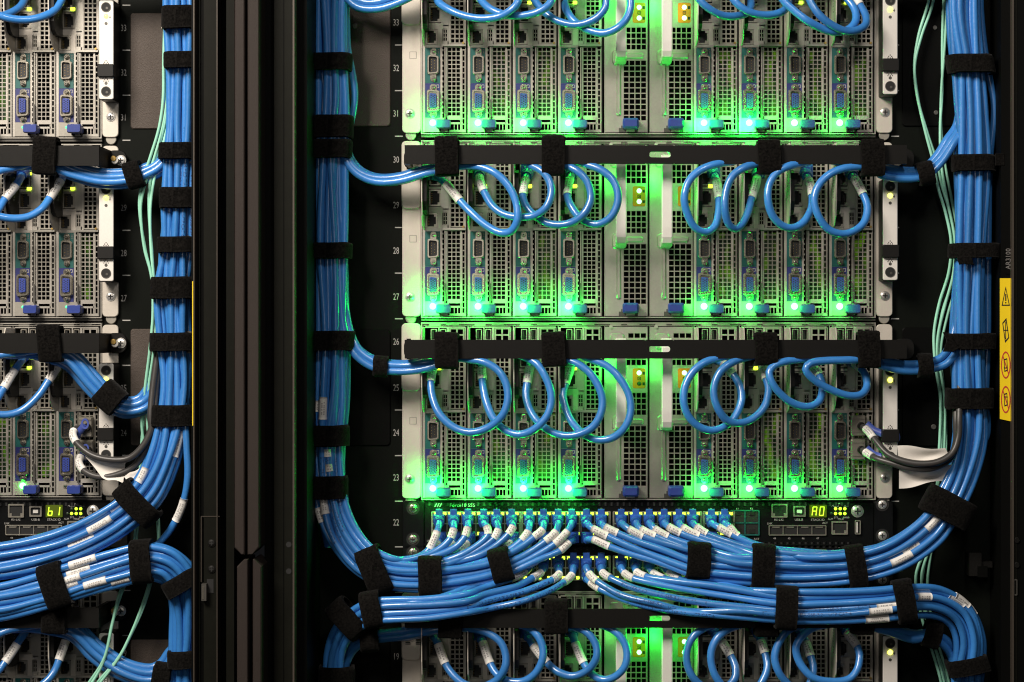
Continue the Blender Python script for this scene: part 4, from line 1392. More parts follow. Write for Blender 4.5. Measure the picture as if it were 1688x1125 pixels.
# side cabinet loops
side_loops = {
    ('A', 6): ([(38, 283), (34, 293), (26, 306), (8, 328), (-4, 348), (-30, 372), (-70, 380), (-110, 350), (-110, 310), (-70, 285), (-20, 283), (20, 277), (60, 268)], (24, 302), (8, 326)),
    ('A', 7): ([(110, 283), (104, 292), (97, 303), (82, 327), (68, 345), (45, 358), (15, 360), (-15, 352), (-40, 335), (-40, 310), (-14, 288), (18, 276), (60, 268)], (98, 300), (83, 326)),
    ('B', 6): ([(40, 585), (36, 595), (24, 610), (6, 640), (-8, 662), (-40, 690), (-90, 690), (-120, 650), (-100, 610), (-60, 590), (0, 582), (60, 578)], (24, 609), (7, 638)),
    ('B', 7): ([(108, 587), (102, 597), (94, 606), (80, 628), (62, 654), (34, 678), (2, 684), (-40, 672), (-70, 640), (-50, 606), (-10, 588), (30, 582), (70, 578)], (95, 605), (80, 627)),
    ('C', 6): ([(46, 1032), (42, 1042), (32, 1056), (8, 1092), (-10, 1112), (-60, 1130), (-110, 1100), (-100, 1060), (-50, 1040), (0, 1034), (60, 1030)], (30, 1060), (9, 1089)),
    ('C', 7): ([(116, 1034), (113, 1044), (108, 1057), (97, 1089), (90, 1106), (76, 1124), (40, 1145), (-10, 1135), (-40, 1095), (-20, 1058), (6, 1042), (40, 1034), (74, 1030)], (108, 1057), (98, 1088)),
    ('T', 6): ([(44, -20), (40, 0), (30, 14), (4, 26), (-30, 30), (-80, 10), (-90, -20), (-40, -40), (30, -46)], (42, -16), (40, -4)),
    ('T', 7): ([(112, -24), (104, -4), (90, 17), (66, 29), (34, 33), (0, 26), (-30, 8), (-30, -20), (0, -38), (50, -46)], (111, -22), (107, -12)),
}
SLEAD = {'A': [(98, 274), (125, 284), (165, 294), (205, 294), (238, 286), (266, 270), (282, 235), (288, 160), (292, 60), (294, -60)],
         'B': [(98, 586), (120, 598), (150, 632), (176, 657), (205, 673), (236, 668), (258, 640), (270, 598), (278, 540), (284, 440), (290, 300), (292, 160), (294, -60)],
         'C': [(108, 1036), (128, 1046), (158, 1076), (200, 1104), (246, 1116), (274, 1104), (290, 1080), (300, 1060), (306, 1090), (306, 1150), (306, 1220)],
         'T': [(100, -44), (180, -30), (250, -40), (280, -70), (285, -120)]}
SBY = {'T': -46, 'A': 262, 'B': 572, 'C': 1024}
for (key, c), (pts, l0, l1) in side_loops.items():
    prof = depth_profile(len(pts), LOOPD)
    P = [(x, y, d + DL) for (x, y), d in zip(pts, prof)]
    j = 7 - c
    ld = [(x, y, 12 - 14 * min(1, q / 5)) for q, (x, y) in enumerate(SLEAD[key])]
    P += bundle_pts(ld, [5, -5][j], [3, 0][j])
    o = cable(P, 'blue loop of cable from the %s, %s, side cabinet' % (LPOS[c], ROWS[RI[key]]), G_LOOP, r=6.4, sleeves=[(l0, l1)], plug=15, lim=160)
    add_plug(o, pts[0][0] + 2, pts[0][1] - 2, 6 + DL, 19, 22)
# further cables that follow the same leads from servers outside the picture
for key in 'ABC':
    for q in range(3):
        ld = [(-200, SBY[key] + 3 * q, 2), (-60, SBY[key] + 10 - 2 * q, 0), (30, SBY[key] + 14 - 3 * q, 2)] + [(x, y, 10 - 14 * min(1, k_ / 5)) for k_, (x, y) in enumerate(SLEAD[key])]
        P = ld[:3] + bundle_pts(ld[3:], [-13, 12, 1][q], [-6, -7, -11][q])
        cable(P, 'blue cable running under the bar to the upright bundle, %s, side cabinet' % ROWS[RI[key]], 'bar cables of the side cabinet, ' + ROWS[RI[key]], r=6.3)

# ------------------------------------------------------------------ switch cables and the thick bundles
S1L = [(805, 935, 58), (742, 946, 64), (692, 949, 68), (640, 944, 68), (598, 924, 66), (566, 884, 60), (549, 838, 56), (543, 790, 52), (540, 735, 50), (545, 655, 50), (547, 560, 48), (545, 400, 48), (546, 250, 48), (550, 160, 50), (547, 70, 48), (546, -50, 48)]
PITCH = 9.8


def stag(v, bo):
    """every other front cable sits half a cable deeper"""
    return bo - (6 if bo >= 6 and int(round(v)) % 2 else 0)


def row(v):
    return (v - 2.5) * PITCH


ORD = ['first', 'second', 'third', 'fourth', 'fifth', 'sixth', 'seventh', 'eighth', 'ninth', 'tenth']
c_top = [
    (724, [(721, 876), (708, 905), (692, 917)], (721, 877), (708, 904), 3, .6, -2),
    (748, [(748, 872), (743, 887), (729, 902), (706, 914)], (748, 872), (743, 887), 3, .2, 4),
    (771.6, [(771, 870), (767, 884), (752, 901), (718, 916), (680, 921)], (771, 869), (767, 883), 3, 0, 9),
    (797.6, [(802, 868), (805, 881), (790, 897), (760, 915), (732, 925)], (802, 868), (805, 880), 2, .9, 4),
    (819, [(822, 873), (814, 888), (790, 906), (758, 922)], (822, 873), (814, 888), 2, 1.7, 0),
    (843.6, [(846, 868), (838, 881), (818, 899), (791, 915), (752, 926)], (846, 868), (838, 880), 2, 1.0, 9),
    (873, [(871, 876), (860, 891), (838, 908), (810, 922)], (871, 877), (860, 891), 1, 1.9, 6),
    (896, [(895, 873), (880, 886), (860, 901), (836, 914)], (895, 873), (879, 886), 0, 2.0, 9),
    (920, [(917, 876), (899, 893), (864, 916), (842, 926)], (917, 877), (898, 893), 0, 3.0, 9),
    (942.4, [(936, 876), (914, 897), (878, 919), (846, 934)], (935, 877), (914, 897), 0, 4.0, 9)]
up_ports_top = []
for i, (x, own, l0, l1, idx, rw, bo) in enumerate(c_top):
    P = [(x, 858, 16), (x, 863, 32)] + [(a, b_, 44 + 14 * min(1, q / 3)) for q, (a, b_) in enumerate(own)]
    P += bundle_pts(S1L[idx:], -row(rw), stag(rw, bo))
    sl = [(l0, l1)]
    sl += {9: [((525, 818), (529, 846)), ((524, 655), (522, 692))], 8: [((533, 752), (535, 782))], 7: [((543, 740), (544, 753)), ((541, 765), (542, 780))]}.get(i, [])
    o = cable(P, 'blue cable in the %s upper port of the top switch, sweeping to the numbered rail' % ORD[i], 'switch cables', r=5.7, sleeves=sl, plug=14, prints=[(330 + 30 * i, .1, True)] if i in (5, 7, 8, 9) else [])
    add_plug(o, x, 855, 8, 21, 22, 1)
for i in range(10):
    x = [724, 748, 771.6, 797.6, 819, 843.6, 873, 896, 920, 942.4][i]
    last = i == 9
    P = [(x + 2, 889, 12), (x, 893, 22), (x - 4, 898, 30)] if not last else [(945, 887, 14), (944, 891, 30), (938, 894, 40), (923, 908, 46), (892, 921, 54), (850, 940, 58)]
    if i < 3:
        idx = 3; P += [(x - 18, 914, 40)]
    elif i < 6:
        idx = 2; P += [(x - 20, 914, 42), (x - 44, 928, 46)]
    else:
        idx = 1 if not last else 0
        if not last:
            P += [(x - 20, 912, 42), (x - 44, 930, 48)]
    rw, bo = ((5.0, 9) if last else ([.8, 2.2, 3.4, 1.4, 2.6, 3.6, 4.4, 3.2, 4.6][i], [-10, -12, -9, -13, -11, -12, -10, -3, -2][i]))
    P += bundle_pts(S1L[idx:], -row(rw), stag(rw, bo))
    o = cable(P, 'blue cable in the %s lower port of the top switch, sweeping to the numbered rail' % ORD[i], 'switch cables', r=5.7,
              sleeves=[((938, 894), (923, 908)), ((519, 838), (526, 866)), ((516, 660), (515, 680))] if last else [(16, 36)], plug=12)
    add_plug(o, x + 2, 886, 6, 20, 18)

S1R = [(1090, 915, 56), (1150, 925, 64), (1210, 932, 68), (1257, 935, 70), (1330, 937, 70), (1411, 932, 70), (1475, 914, 68), (1530, 876, 64), (1562, 832, 60), (1586, 780, 56), (1598, 720, 54), (1598, 658, 52), (1598, 560, 50), (1600, 420, 50), (1604, 270, 50), (1600, 180, 50), (1597, 108, 48), (1590, 20, 46), (1592, -60, 46)]
XR = [966.6, 991, 1024, 1048, 1070, 1094.6, 1119, 1141.6, 1172.4, 1194]
r_top = [
    ([(976, 871), (1001, 884), (1038, 901), (1080, 917)], (976, 871), (1001, 884), 1, 4.0, 9),
    ([(997, 869), (1018, 879), (1052, 893), (1094, 907)], (997, 869), (1018, 880), 1, 3.0, 9),
    ([(1036, 872), (1060, 884), (1094, 895), (1130, 905)], (1036, 872), (1060, 884), 2, 2.0, 9),
    ([(1056, 872), (1080, 884), (1112, 897), (1150, 910)], (1056, 872), (1082, 886), 2, 2.4, -1),
    ([(1078, 871), (1101, 885), (1134, 897), (1170, 907)], (1078, 871), (1101, 886), 2, 1.0, 9),
    ([(1101, 868), (1122, 879), (1152, 890), (1192, 902)], (1101, 868), (1122, 879), 3, 1.4, 0),
    ([(1124, 869), (1146, 881), (1180, 893), (1216, 904)], (1124, 869), (1150, 883), 3, .6, 2),
    ([(1147, 868), (1165, 880), (1200, 893), (1236, 903)], (1147, 869), (1166, 881), 4, .1, 8),
    ([(1184, 869), (1206, 881), (1236, 895), (1270, 905)], (1183, 868), (1206, 882), 4, .5, 10),
    ([(1202, 868), (1216, 884), (1246, 898), (1290, 907)], (1201, 868), (1217, 884), 5, .3, -3)]
for i, (own, l0, l1, idx, rw, bo) in enumerate(r_top):
    x = XR[i]
    P = [(x, 858, 16), (x + 1, 863, 32)] + [(a, b_, 44 + 12 * min(1, q / 3)) for q, (a, b_) in enumerate(own)]
    P += bundle_pts(S1R[idx:], row(rw), stag(rw, bo))
    pts_sl = [(l0, l1)]
    ex = {0: ((1475, 943), (1513, 931)), 1: ((1497, 932), (1528, 914)), 2: ((1535, 886), (1564, 866)), 4: ((1545, 862), (1566, 846))}
    if i in ex:
        pts_sl.append(ex[i])
    o = cable(P, 'blue cable in the %s upper port past mid, top switch, sweeping toward the sticker' % ORD[i], 'switch cables', r=5.7, sleeves=pts_sl, plug=14)
    add_plug(o, x, 855, 8, 21, 22, 1)
for i in range(9):
    x = XR[i]
    first = i == 0
    if first:
        P = [(968, 887, 14), (969, 890, 30), (977, 889, 40), (1004, 901, 46), (1038, 913, 50), (1080, 925, 54)]; idx = 1; rw, bo = 5.0, 9
    else:
        P = [(x, 889, 12), (x + 2, 893, 22), (x + 8, 898, 30), (x + 34, 908, 40), (x + 70, 918, 46)]
        idx = 1 if x + 70 < 1130 else (2 if x + 70 < 1190 else 3 if x + 70 < 1240 else 4); rw, bo = [0, 4.6, 3.6, 2.8, 1.8, 2.4, 3.4, 1.2, .8][i], [0, -1, -1, -11, -2, -12, -10, -11, -10][i]
    P += bundle_pts(S1R[idx:], row(rw), stag(rw, bo))
    o = cable(P, 'blue cable in the %s lower port past mid, top switch, sweeping toward the sticker' % ORD[i], 'switch cables', r=5.7,
              sleeves=[((977, 889), (1004, 901))] if first else [(14, 34)], plug=12)
    add_plug(o, x + 1, 886, 6, 20, 18)

# lower switch, near side
S2L = [(770, 992, 100), (705, 1000, 104), (650, 1002, 100), (612, 1006, 92), (584, 1022, 76), (562, 1046, 62), (549, 1080, 54), (546, 1130, 52), (545, 1210, 50)]
e_l = [(945, [(943, 948), (930, 960), (905, 975), (862, 991), (808, 1003)], (943, 947), (930, 961), 4.3, 8),
       (920, [(922, 946), (910, 956), (864, 975), (808, 989)], (922, 946), (910, 956), 3.1, 8),
       (896, [(892, 944), (878, 953), (850, 967), (800, 980)], (892, 944), (878, 953), 1.9, 8),
       (873, [(866, 943), (848, 952), (800, 968)], (864, 943), (842, 954), .7, 7),
       (844, [(836, 943), (800, 958)], (836, 943), (815, 952), 2.4, -2),
       (819, [(808, 945), (790, 960)], (812, 942), (800, 952), 1.2, -3)]
for i, (x, own, l0, l1, rw, bo) in enumerate(e_l):
    P = [(x, 931, 14), (x, 936, 28)] + [(a, b_, 34 + 54 * min(1, q / 3)) for q, (a, b_) in enumerate(own)]
    P += bundle_pts(S2L[0 if i < 4 else 1:], (2.2 - rw) * 9.8, stag(rw, bo))
    o = cable(P, 'blue cable in the %s lower switch port before mid, sweeping to the numbered rail' % ORD[i], 'switch cables', r=5.7, sleeves=[(l0, l1)], plug=13, prints=[(200, .2, True)] if i in (0, 1) else [])
    add_plug(o, x, 927, 7, 21, 22, 1)
# lower switch, far side
S2R = [(1150, 984, 98), (1220, 994, 102), (1293, 1000, 104), (1380, 999, 104), (1450, 994, 102), (1500, 989, 95), (1548, 992, 74), (1585, 1015, 58), (1600, 1055, 54), (1597, 1100, 50), (1593, 1150, 48), (1593, 1230, 46)]
f_r = [(966.6, [(971, 946), (985, 959), (1024, 981), (1080, 995), (1136, 1008)], (970, 945), (985, 959), 4.0, 9, 1),
       (968, [(974, 961), (989, 971), (1038, 992), (1108, 1007)], (974, 961), (989, 971), 5.0, 7, 1),
       (991, [(993, 944), (1006, 953), (1052, 972), (1136, 990)], (993, 944), (1006, 953), 3.0, 10, 1),
       (1024, [(1029, 945), (1045, 954), (1108, 968), (1192, 982)], (1029, 945), (1045, 954), 2.0, 9, 2),
       (1048, [(1049, 943), (1065, 951), (1110, 958), (1180, 966)], (1049, 943), (1065, 951), 1.0, 8, 2),
       (1070, [(1076, 944), (1094, 954), (1140, 962), (1210, 972)], (1076, 944), (1094, 954), .2, 5, 2),
       (1094.6, [(1102, 944), (1120, 955), (1170, 964), (1230, 974)], (1102, 944), (1120, 955), .4, -3, 2),
       (1119, [(1128, 944), (1146, 955), (1190, 964), (1240, 976)], (1128, 944), (1146, 955), 1.6, -3, 2),
       (1141.6, [(1152, 945), (1170, 957), (1210, 968)], (1152, 945), (1170, 957), 2.6, -3, 2),
       (1172.4, [(1184, 948), (1210, 964)], (1182, 946), (1200, 958), 3.6, -4, 2)]
exs = {0: ((1436, 1022), (1470, 1018)), 1: ((1430, 1028), (1468, 1022)), 2: ((1448, 1014), (1478, 1013)), 3: ((1510, 1003), (1532, 1004)), 4: ((1556, 992), (1584, 1001)), 5: ((1575, 983), (1602, 995)), 6: ((1605, 980), (1625, 1000))}
for i, (x, own, l0, l1, rw, bo, idx) in enumerate(f_r):
    y = 931 if i != 1 else 950
    P = [(x, y, 14), (x, y + 5, 28)] + [(a, b_, 34 + 54 * min(1, q / 3)) for q, (a, b_) in enumerate(own)]
    P += bundle_pts(S2R[idx:], row(rw), stag(rw, bo))
    sl = [(l0, l1)] + ([exs[i]] if i in exs else [])
    o = cable(P, 'blue cable in the %s lower switch port past mid, sweeping toward the sticker' % ORD[i], 'switch cables', r=5.7, sleeves=sl, plug=13,
              prints=[(70, .15, False), (330, .15, False)] if i in (0, 2) else [(100, -.3, False)] if i == 1 else [])
    add_plug(o, x, y - 4, 7, 21, 22 if i != 1 else 18, 1 if i != 1 else 0)

# upright cables that only pass through the picture beside the switch cables (main cabinet)
for q, (n_, b_) in enumerate([(-26, -6), (33, -8), (18, -14)]):
    P = bundle_pts(S1R[10:], n_, b_)
    P = [(1596, 760, 40)] + P
    wob = random.Random(q)
    P = [(x + wob.uniform(-3, 3), y, d) for x, y, d in P]
    if q == 1:
        P = [(x + (14 if 150 < y < 230 else 0), y, d) for x, y, d in P]
    cable([(1590, 850, 20)] + P, 'blue network cable in the upright bundle beside the yellow sticker', 'upright cables beside the yellow sticker', r=5.7)
for q, (n_, b_) in enumerate([(-24, 0), (28, -6)]):
    P = bundle_pts(S1L[6:], n_, b_)
    P = [(x + (12 * math.exp(-((y - 160) / 30) ** 2) if q == 1 else -8 * math.exp(-((y - 530) / 40) ** 2) if q == 0 else 0), y, d) for x, y, d in P]
    cable([(540, 900, 10)] + P, 'blue network cable in the shaded upright bundle beside the numbered rail', 'upright cables beside the numbered rail', r=5.7, mat_='cable_shaded' if q != 1 else 'cable_blue')

# side cabinet bundles
LV = [(296, -60, 2), (297, 30, 4), (298, 100, 4), (298, 200, 4), (295, 260, 6), (292, 340, 8), (290, 410, 8), (285, 480, 10), (287, 560, 10), (289, 630, 12), (283, 690, 16), (268, 752, 24), (238, 812, 32), (180, 862, 40), (100, 900, 44), (10, 922, 46), (-90, 932, 46), (-330, 944, 46)]
slv = {0: [((246, 770), (225, 795))], 1: [((206, 843), (192, 852))], 2: [((192, 869), (152, 893))], 3: [((160, 900), (118, 921))], 5: [((290, 710), (289, 752))]}
for i in range(18):
    lay, rw = divmod(i, 6)
    rw = rw + [0, .5, 0][lay]; bo = [9, -1, -11][lay]
    # the row order turns over while the bundle bends, row 0 is the inner (upper) side
    P = bundle_pts(LV, (2.5 - rw) * PITCH, stag(rw, bo))
    wob = random.Random(50 + i)
    P = [(x + wob.uniform(-1.6, 1.6), y + (wob.uniform(-1, 1) if y > 700 else 0), d + wob.uniform(-1, 1)) for x, y, d in P]
    cable(P, 'blue network cable in the upright bundle that sweeps off across the side cabinet', 'upright cables of the side cabinet', r=5.6,
          sleeves=[s for s in slv.get(i, [])] if lay == 0 else [], prints=[(150 + 40 * i, .2, False)] if i in (3, 4, 5) else [])
# one cable that leaves the bundle and hangs by the post
cable([(300, 640, 14), (305, 690, 20), (308, 740, 22), (309, 790, 22), (300, 835, 20), (283, 870, 16), (262, 896, 10), (240, 915, 4)],
      'single blue cable with a white sleeve hanging beside the dark post', 'single blue cable', r=5.8, sleeves=[((306, 822), (293, 862))])
LLB = [(-330, 1008, 44), (-90, 1000, 46), (0, 990, 48), (60, 977, 50), (96, 966, 50), (140, 951, 50), (190, 936, 48), (235, 925, 46), (272, 930, 40), (296, 952, 32), (307, 988, 24), (308, 1040, 16), (306, 1092, 12), (306, 1150, 10), (306, 1230, 10)]
sll = {0: [((113, 929), (158, 916))], 1: [((108, 947), (152, 933))], 2: [((110, 956), (134, 949))], 3: [((115, 972), (131, 966))], 4: [((138, 972), (178, 957))], 5: [((180, 958), (212, 950))]}
for i in range(16):
    lay, rw = divmod(i, 6)
    rw = rw + [0, .5, 0][lay]; bo = [9, -1, -11][lay]
    P = bundle_pts(LLB, (rw - 2.5) * 9.6, stag(rw, bo))
    wob = random.Random(90 + i)
    P = [(x + wob.uniform(-1.4, 1.4), y + wob.uniform(-1, 1), d + wob.uniform(-1, 1)) for x, y, d in P]
    cable(P, 'blue network cable in the lower bundle that arches over and drops beside the post', 'lower arching cables of the side cabinet', r=5.7, sleeves=sll.get(i, []) if lay == 0 else [])

# ------------------------------------------------------------------ fibre and copper uplinks
def fibre(P, lab, k2=3.8, r=2.45, prints=()):
    for s in (-1, 1):
        Q = bundle_pts(P, s * k2 * .75, s * .6)
        cable(Q, lab, 'fibre: ' + lab, r=r, mat_='fibre_aqua', name='fibre_cable', cat='fibre cable', ripple=0)


fibre([(277, -40, 0), (276, 100, 0), (272, 165, 0), (262, 212, 0), (248, 260, 0), (235, 305, -2), (231, 345, -4), (238, 410, -4), (250, 460, -2), (256, 520, 0), (253, 580, 0), (243, 640, -6), (237, 700, -14), (250, 780, -20), (259, 850, -10), (258, 905, -4), (244, 970, -4), (233, 1010, 0), (216, 1050, 4), (196, 1085, 8), (160, 1130, 8), (120, 1190, 8)],
      'pale green fibre strand swinging out beside the numbered rail of the side cabinet')
fibre([(282, -40, -6), (281, 110, -6), (275, 190, -4), (262, 240, -4), (249, 300, -4), (247, 350, -4), (250, 420, -4), (257, 500, -4), (256, 540, -4), (246, 640, -10), (238, 720, -18), (226, 850, -22), (214, 930, -16), (197, 985, 4), (186, 1030, 10), (172, 1085, 12), (150, 1125, 12), (120, 1170, 12)],
      'straighter pale green fibre strand hugging the blue bundle of the side cabinet')
fibre([(1540, -40, 6), (1530, 10, 8), (1516, 60, 10), (1507, 110, 12), (1512, 165, 12), (1527, 220, 10), (1541, 262, 6), (1553, 310, 6), (1565, 350, 8), (1572, 400, 10), (1566, 450, 8), (1552, 500, 4), (1543, 550, 2), (1542, 600, 2), (1548, 660, 2), (1550, 740, 2), (1546, 820, 0), (1530, 900, -2), (1516, 950, -4), (1524, 1010, -4), (1537, 1065, 0), (1550, 1120, 2), (1565, 1200, 2)],
      'pale green fibre strand bowing out beside the blue bundle on the sticker side')
fibre([(1557, -40, 0), (1555, 60, 0), (1553, 150, 0), (1550, 210, 2), (1556, 270, 2), (1568, 330, 4), (1577, 390, 6), (1572, 460, 4), (1556, 520, 0), (1548, 580, -2), (1555, 660, -2), (1558, 750, -2), (1552, 840, -4), (1530, 920, -6), (1526, 980, -8), (1540, 1050, -6), (1556, 1110, -4), (1575, 1200, -4)],
      'pale green fibre strand hanging straight beside the blue bundle on the sticker side')
k = MB()


def uplink(P, mod, tabpts, ring, sl, lab, cut):
    o = cable(P, lab, 'grey uplink cables', r=5.6, mat_='cable_grey', name='uplink_cable', sleeves=[sl], cat='cable', ripple=0)
    k = MB()
    x, y, d = mod
    k.rrect(-12, 12, -17, 17, -8, 9, 2, 'port_tin', 1.5); k.box(-10, 10, -14, -11, 9, 10, 'port_tin'); k.box(-10, 10, 8, 11, 9, 10, 'port_tin'); k.cyl(4, 0, 6.5, 9, 16, 'module_black', 12, 1)
    p = k.build('uplink_module', o); p.location = W(x, y, d) - o.location
    k = MB()
    xs = [(a - x, b_ - y, c - d) for a, b_, c in tabpts]
    vs, fs = [], []
    for i, (a, b_, c) in enumerate(xs):
        x0, y0, _ = xs[max(i - 1, 0)]; x1, y1, _ = xs[min(i + 1, len(xs) - 1)]
        L = math.hypot(x1 - x0, y1 - y0); nx, ny = -(y1 - y0) / L, (x1 - x0) / L
        w = 5.6
        vs += [(a + nx * w, b_ + ny * w, c), (a - nx * w, b_ - ny * w, c), (a - nx * w, b_ - ny * w, c + 2.4), (a + nx * w, b_ + ny * w, c + 2.4)]
    for i in range(len(xs) - 1):
        for q in range(4):
            fs.append((i * 4 + q, i * 4 + (q + 1) % 4, i * 4 + 4 + (q + 1) % 4, i * 4 + 4 + q))
    k.add(vs, fs, 'tab_blue', True)
    rx, ry, rd, rad = ring
    k.ring([(rx - x + rad * .72 * math.cos(t * .314), ry - y + rad * math.sin(t * .314)) for t in range(20)], [(rx - x + rad * .40 * math.cos(t * .314), ry - y + rad * .66 * math.sin(t * .314)) for t in range(20)], rd - d, rd - d + 3, 'tab_blue')
    t_ = k.build('pull_tab', p)
    return o


UP = [(1582, 655, 66), (1582, 625, 50), (1586, 590, 34), (1592, 550, 26), (1598, 500, 22)]
uplink([(1420, 703, 14), (1430, 710, 30), (1444, 728, 50), (1462, 748, 66), (1484, 759, 76), (1516, 765, 84), (1546, 762, 86), (1570, 747, 84), (1580, 720, 80), (1581, 690, 76)] + UP[1:],
       (1414, 702, 4), [(1426, 698, 18), (1436, 708, 26), (1450, 714, 34), (1462, 718, 40)], (1469, 719, 40, 12), ((1428, 708), (1441, 724)), 'grey uplink cable with the bigger blue pull tab, main cabinet', 0)
uplink([(1420, 741, 14), (1430, 748, 30), (1444, 756, 48), (1470, 764, 62), (1500, 772, 72), (1536, 772, 78), (1564, 758, 76), (1576, 730, 70), (1576, 690, 66)] + [(a - 6, b_, c - 8) for a, b_, c in UP[1:]],
       (1414, 741, 4), [(1426, 738, 18), (1436, 748, 24), (1448, 752, 30)], (1458, 755, 32, 9), ((1426, 746), (1440, 755)), 'grey uplink cable from the lower metal module of the pair, main cabinet', 0)
ULP = [(248, 690, 22), (252, 640, 14), (262, 560, 4), (272, 440, -4), (280, 300, -6)]
uplink([(142, 705, DL + 12), (128, 706, DL + 34), (120, 714, DL + 52), (126, 730, DL + 66), (150, 750, DL + 78), (180, 758, DL + 84), (212, 756, DL + 86), (236, 735, DL + 86), (250, 705, DL + 84)] + ULP,
       (142, 704, DL + 4), [(132, 722, DL + 30), (138, 712, DL + 40), (146, 704, DL + 46), (150, 698, DL + 48)], (151, 697, DL + 48, 9), ((122, 712), (126, 731)), 'grey uplink cable from the upper metal module in the side cabinet', 0)
uplink([(146, 746, DL + 12), (136, 750, DL + 32), (130, 762, DL + 48), (138, 776, DL + 60), (160, 786, DL + 68), (190, 784, DL + 72), (222, 768, DL + 74), (245, 730, DL + 74)] + [(a + 5, b_, c - 6) for a, b_, c in ULP],
       (144, 742, DL + 4), [(136, 766, DL + 28), (140, 756, DL + 34), (148, 742, DL + 40)], (150, 738, DL + 40, 8), ((132, 754), (136, 775)), 'grey uplink cable from the lower metal module in the side cabinet', 0)


# paper tags
def paper(pts4, bend, lab, n=10):
    """sheet between two edges: pts4 = top-left, top-right, bottom-right, bottom-left as (px,py,d)"""
    vs, fs = [], []
    a, b_, c, d_ = [W(*p) for p in pts4]
    rn = random.Random(5)
    for i in range(n + 1):
        u = i / n
        for j in range(n + 1):
            v = j / n
            p = a.lerp(b_, u).lerp(d_.lerp(c, u), v)
            p = p + F * (bend * S * math.sin(u * 3.0) * (0.5 + math.cos(v * 5)) ) + Vector((0, 0, 1.6 * S * math.sin(u * 7 + v * 3)))
            vs.append(tuple(p))
    m_ = n + 1
    for i in range(n):
        for j in range(n):
            fs.append((i * m_ + j, i * m_ + j + 1, (i + 1) * m_ + j + 1, (i + 1) * m_ + j))
    me = bpy.data.meshes.new('paper_tag'); me.from_pydata(vs, [], fs); me.materials.append(MATS['paper']); me.polygons.foreach_set('use_smooth', [True] * len(fs)); me.update()
    org = Vector(vs[0])
    o = link_mesh('paper_tag', me, None, org); tag(o, lab, 'tag', 'folded paper tags on cables')
    return o


paper([(1479, 735, 66), (1558, 740, 66), (1567, 758, 66), (1482, 768, 66)], 4, 'upper flap of white paper tag folded over the grey cables, main cabinet')
paper([(1482, 772, 64), (1572, 766, 64), (1555, 792, 60), (1482, 806, 60)], 5, 'lower flap of white paper tag hanging under the grey cables, main cabinet')
paper([(140, 753, DL + 70), (208, 757, DL + 72), (203, 796, DL + 76), (168, 788, DL + 76)], 4, 'crumpled white paper tag hanging from the grey cables, side cabinet')
paper([(204, 786, DL + 74), (236, 768, DL + 76), (243, 780, DL + 80), (212, 799, DL + 80)], 2, 'small white paper flap tucked beside the slanted strap, side cabinet')

# ------------------------------------------------------------------ straps
GB, GV, GS = 'straps round the cable bars', 'straps round upright bundles', 'straps round switch cable bundles'
for px, py, hw, hh, wh, ch in ((737, 259, 19, 29, 'first strap from the numbered rail', 1), (912, 258, 18.5, 29, 'second strap from the numbered rail', 1), (1267, 260, 18.5, 25, 'third strap from the numbered rail', 1), (1437, 261, 19, 27, 'strap at the control panel end', 1),
                               (737, 578, 19, 26, 'first strap from the numbered rail', 2), (913, 577, 19, 25, 'second strap from the numbered rail', 2), (1262, 575, 18.5, 24, 'third strap from the numbered rail', 2), (1431, 577, 18, 27, 'strap at the control panel end', 2),
                               (743, 1022, 19, 27, 'first strap from the numbered rail', 3), (917, 1017, 19, 25, 'second strap from the numbered rail', 3), (1262, 1021, 19, 24, 'third strap from the numbered rail', 3), (1420, 1018, 18, 24, 'strap at the control panel end', 3)):
    strap(px, py, 84 if ch < 3 else 73, 0 + random.uniform(-2, 2), hh, 15, 2 * hw, 'black fuzzy strap, %s, on the bar of the %s' % (wh, ROWS[ch]), GB, p=5, skew=random.uniform(-.04, .06))
for px, py, hw, hh, ch in ((76, 258, 19, 28, 1), (84, 567, 19, 28, 2), (92, 1019, 20, 22, 3)):
    strap(px, py, 26, random.uniform(-5, 4), hh, 15, 2 * hw, 'black fuzzy strap on the bar of the %s, side cabinet' % ROWS[ch], GB, p=5, skew=.05 if ch == 2 else 0)
# near upright bundle, main cabinet
for px, py, a, w, sk, wh, tl in ((545, 104, 33, 28, .05, 'beside rack number thirty-two', [(518, 92), (508, 92), (508, 116), (518, 118)]),
                                 (546, 210, 34, 36, .03, 'just under rack number thirty-one', None),
                                 (545, 247, 33, 30, .05, 'just above rack number thirty', [(518, 238), (506, 240), (506, 262), (518, 262)]),
                                 (543, 414, 33, 26, .02, 'beside rack number twenty-eight', [(516, 404), (506, 404), (506, 426), (516, 426)]),
                                 (545, 562, 35, 32, .06, 'beside rack number twenty-six', [(516, 550), (503, 552), (503, 578), (516, 578)]),
                                 (542, 718, 30, 34, 0, 'beside rack number twenty-four', None),
                                 (542, 803, 29, 37, 0, 'just under rack number twenty-three', None)):
    strap(px, py, 48, 90, a, 24, w, 'black strap round the near upright bundle, ' + wh + ', main cabinet', GV, p=3.2, skew=sk, tail=(tl, 34) if tl else None)
strap(628, 604, 56, 5, 15, 15, 24, 'small round strap where cables leave for the bar of the third chassis, main cabinet', GV, p=2.2)
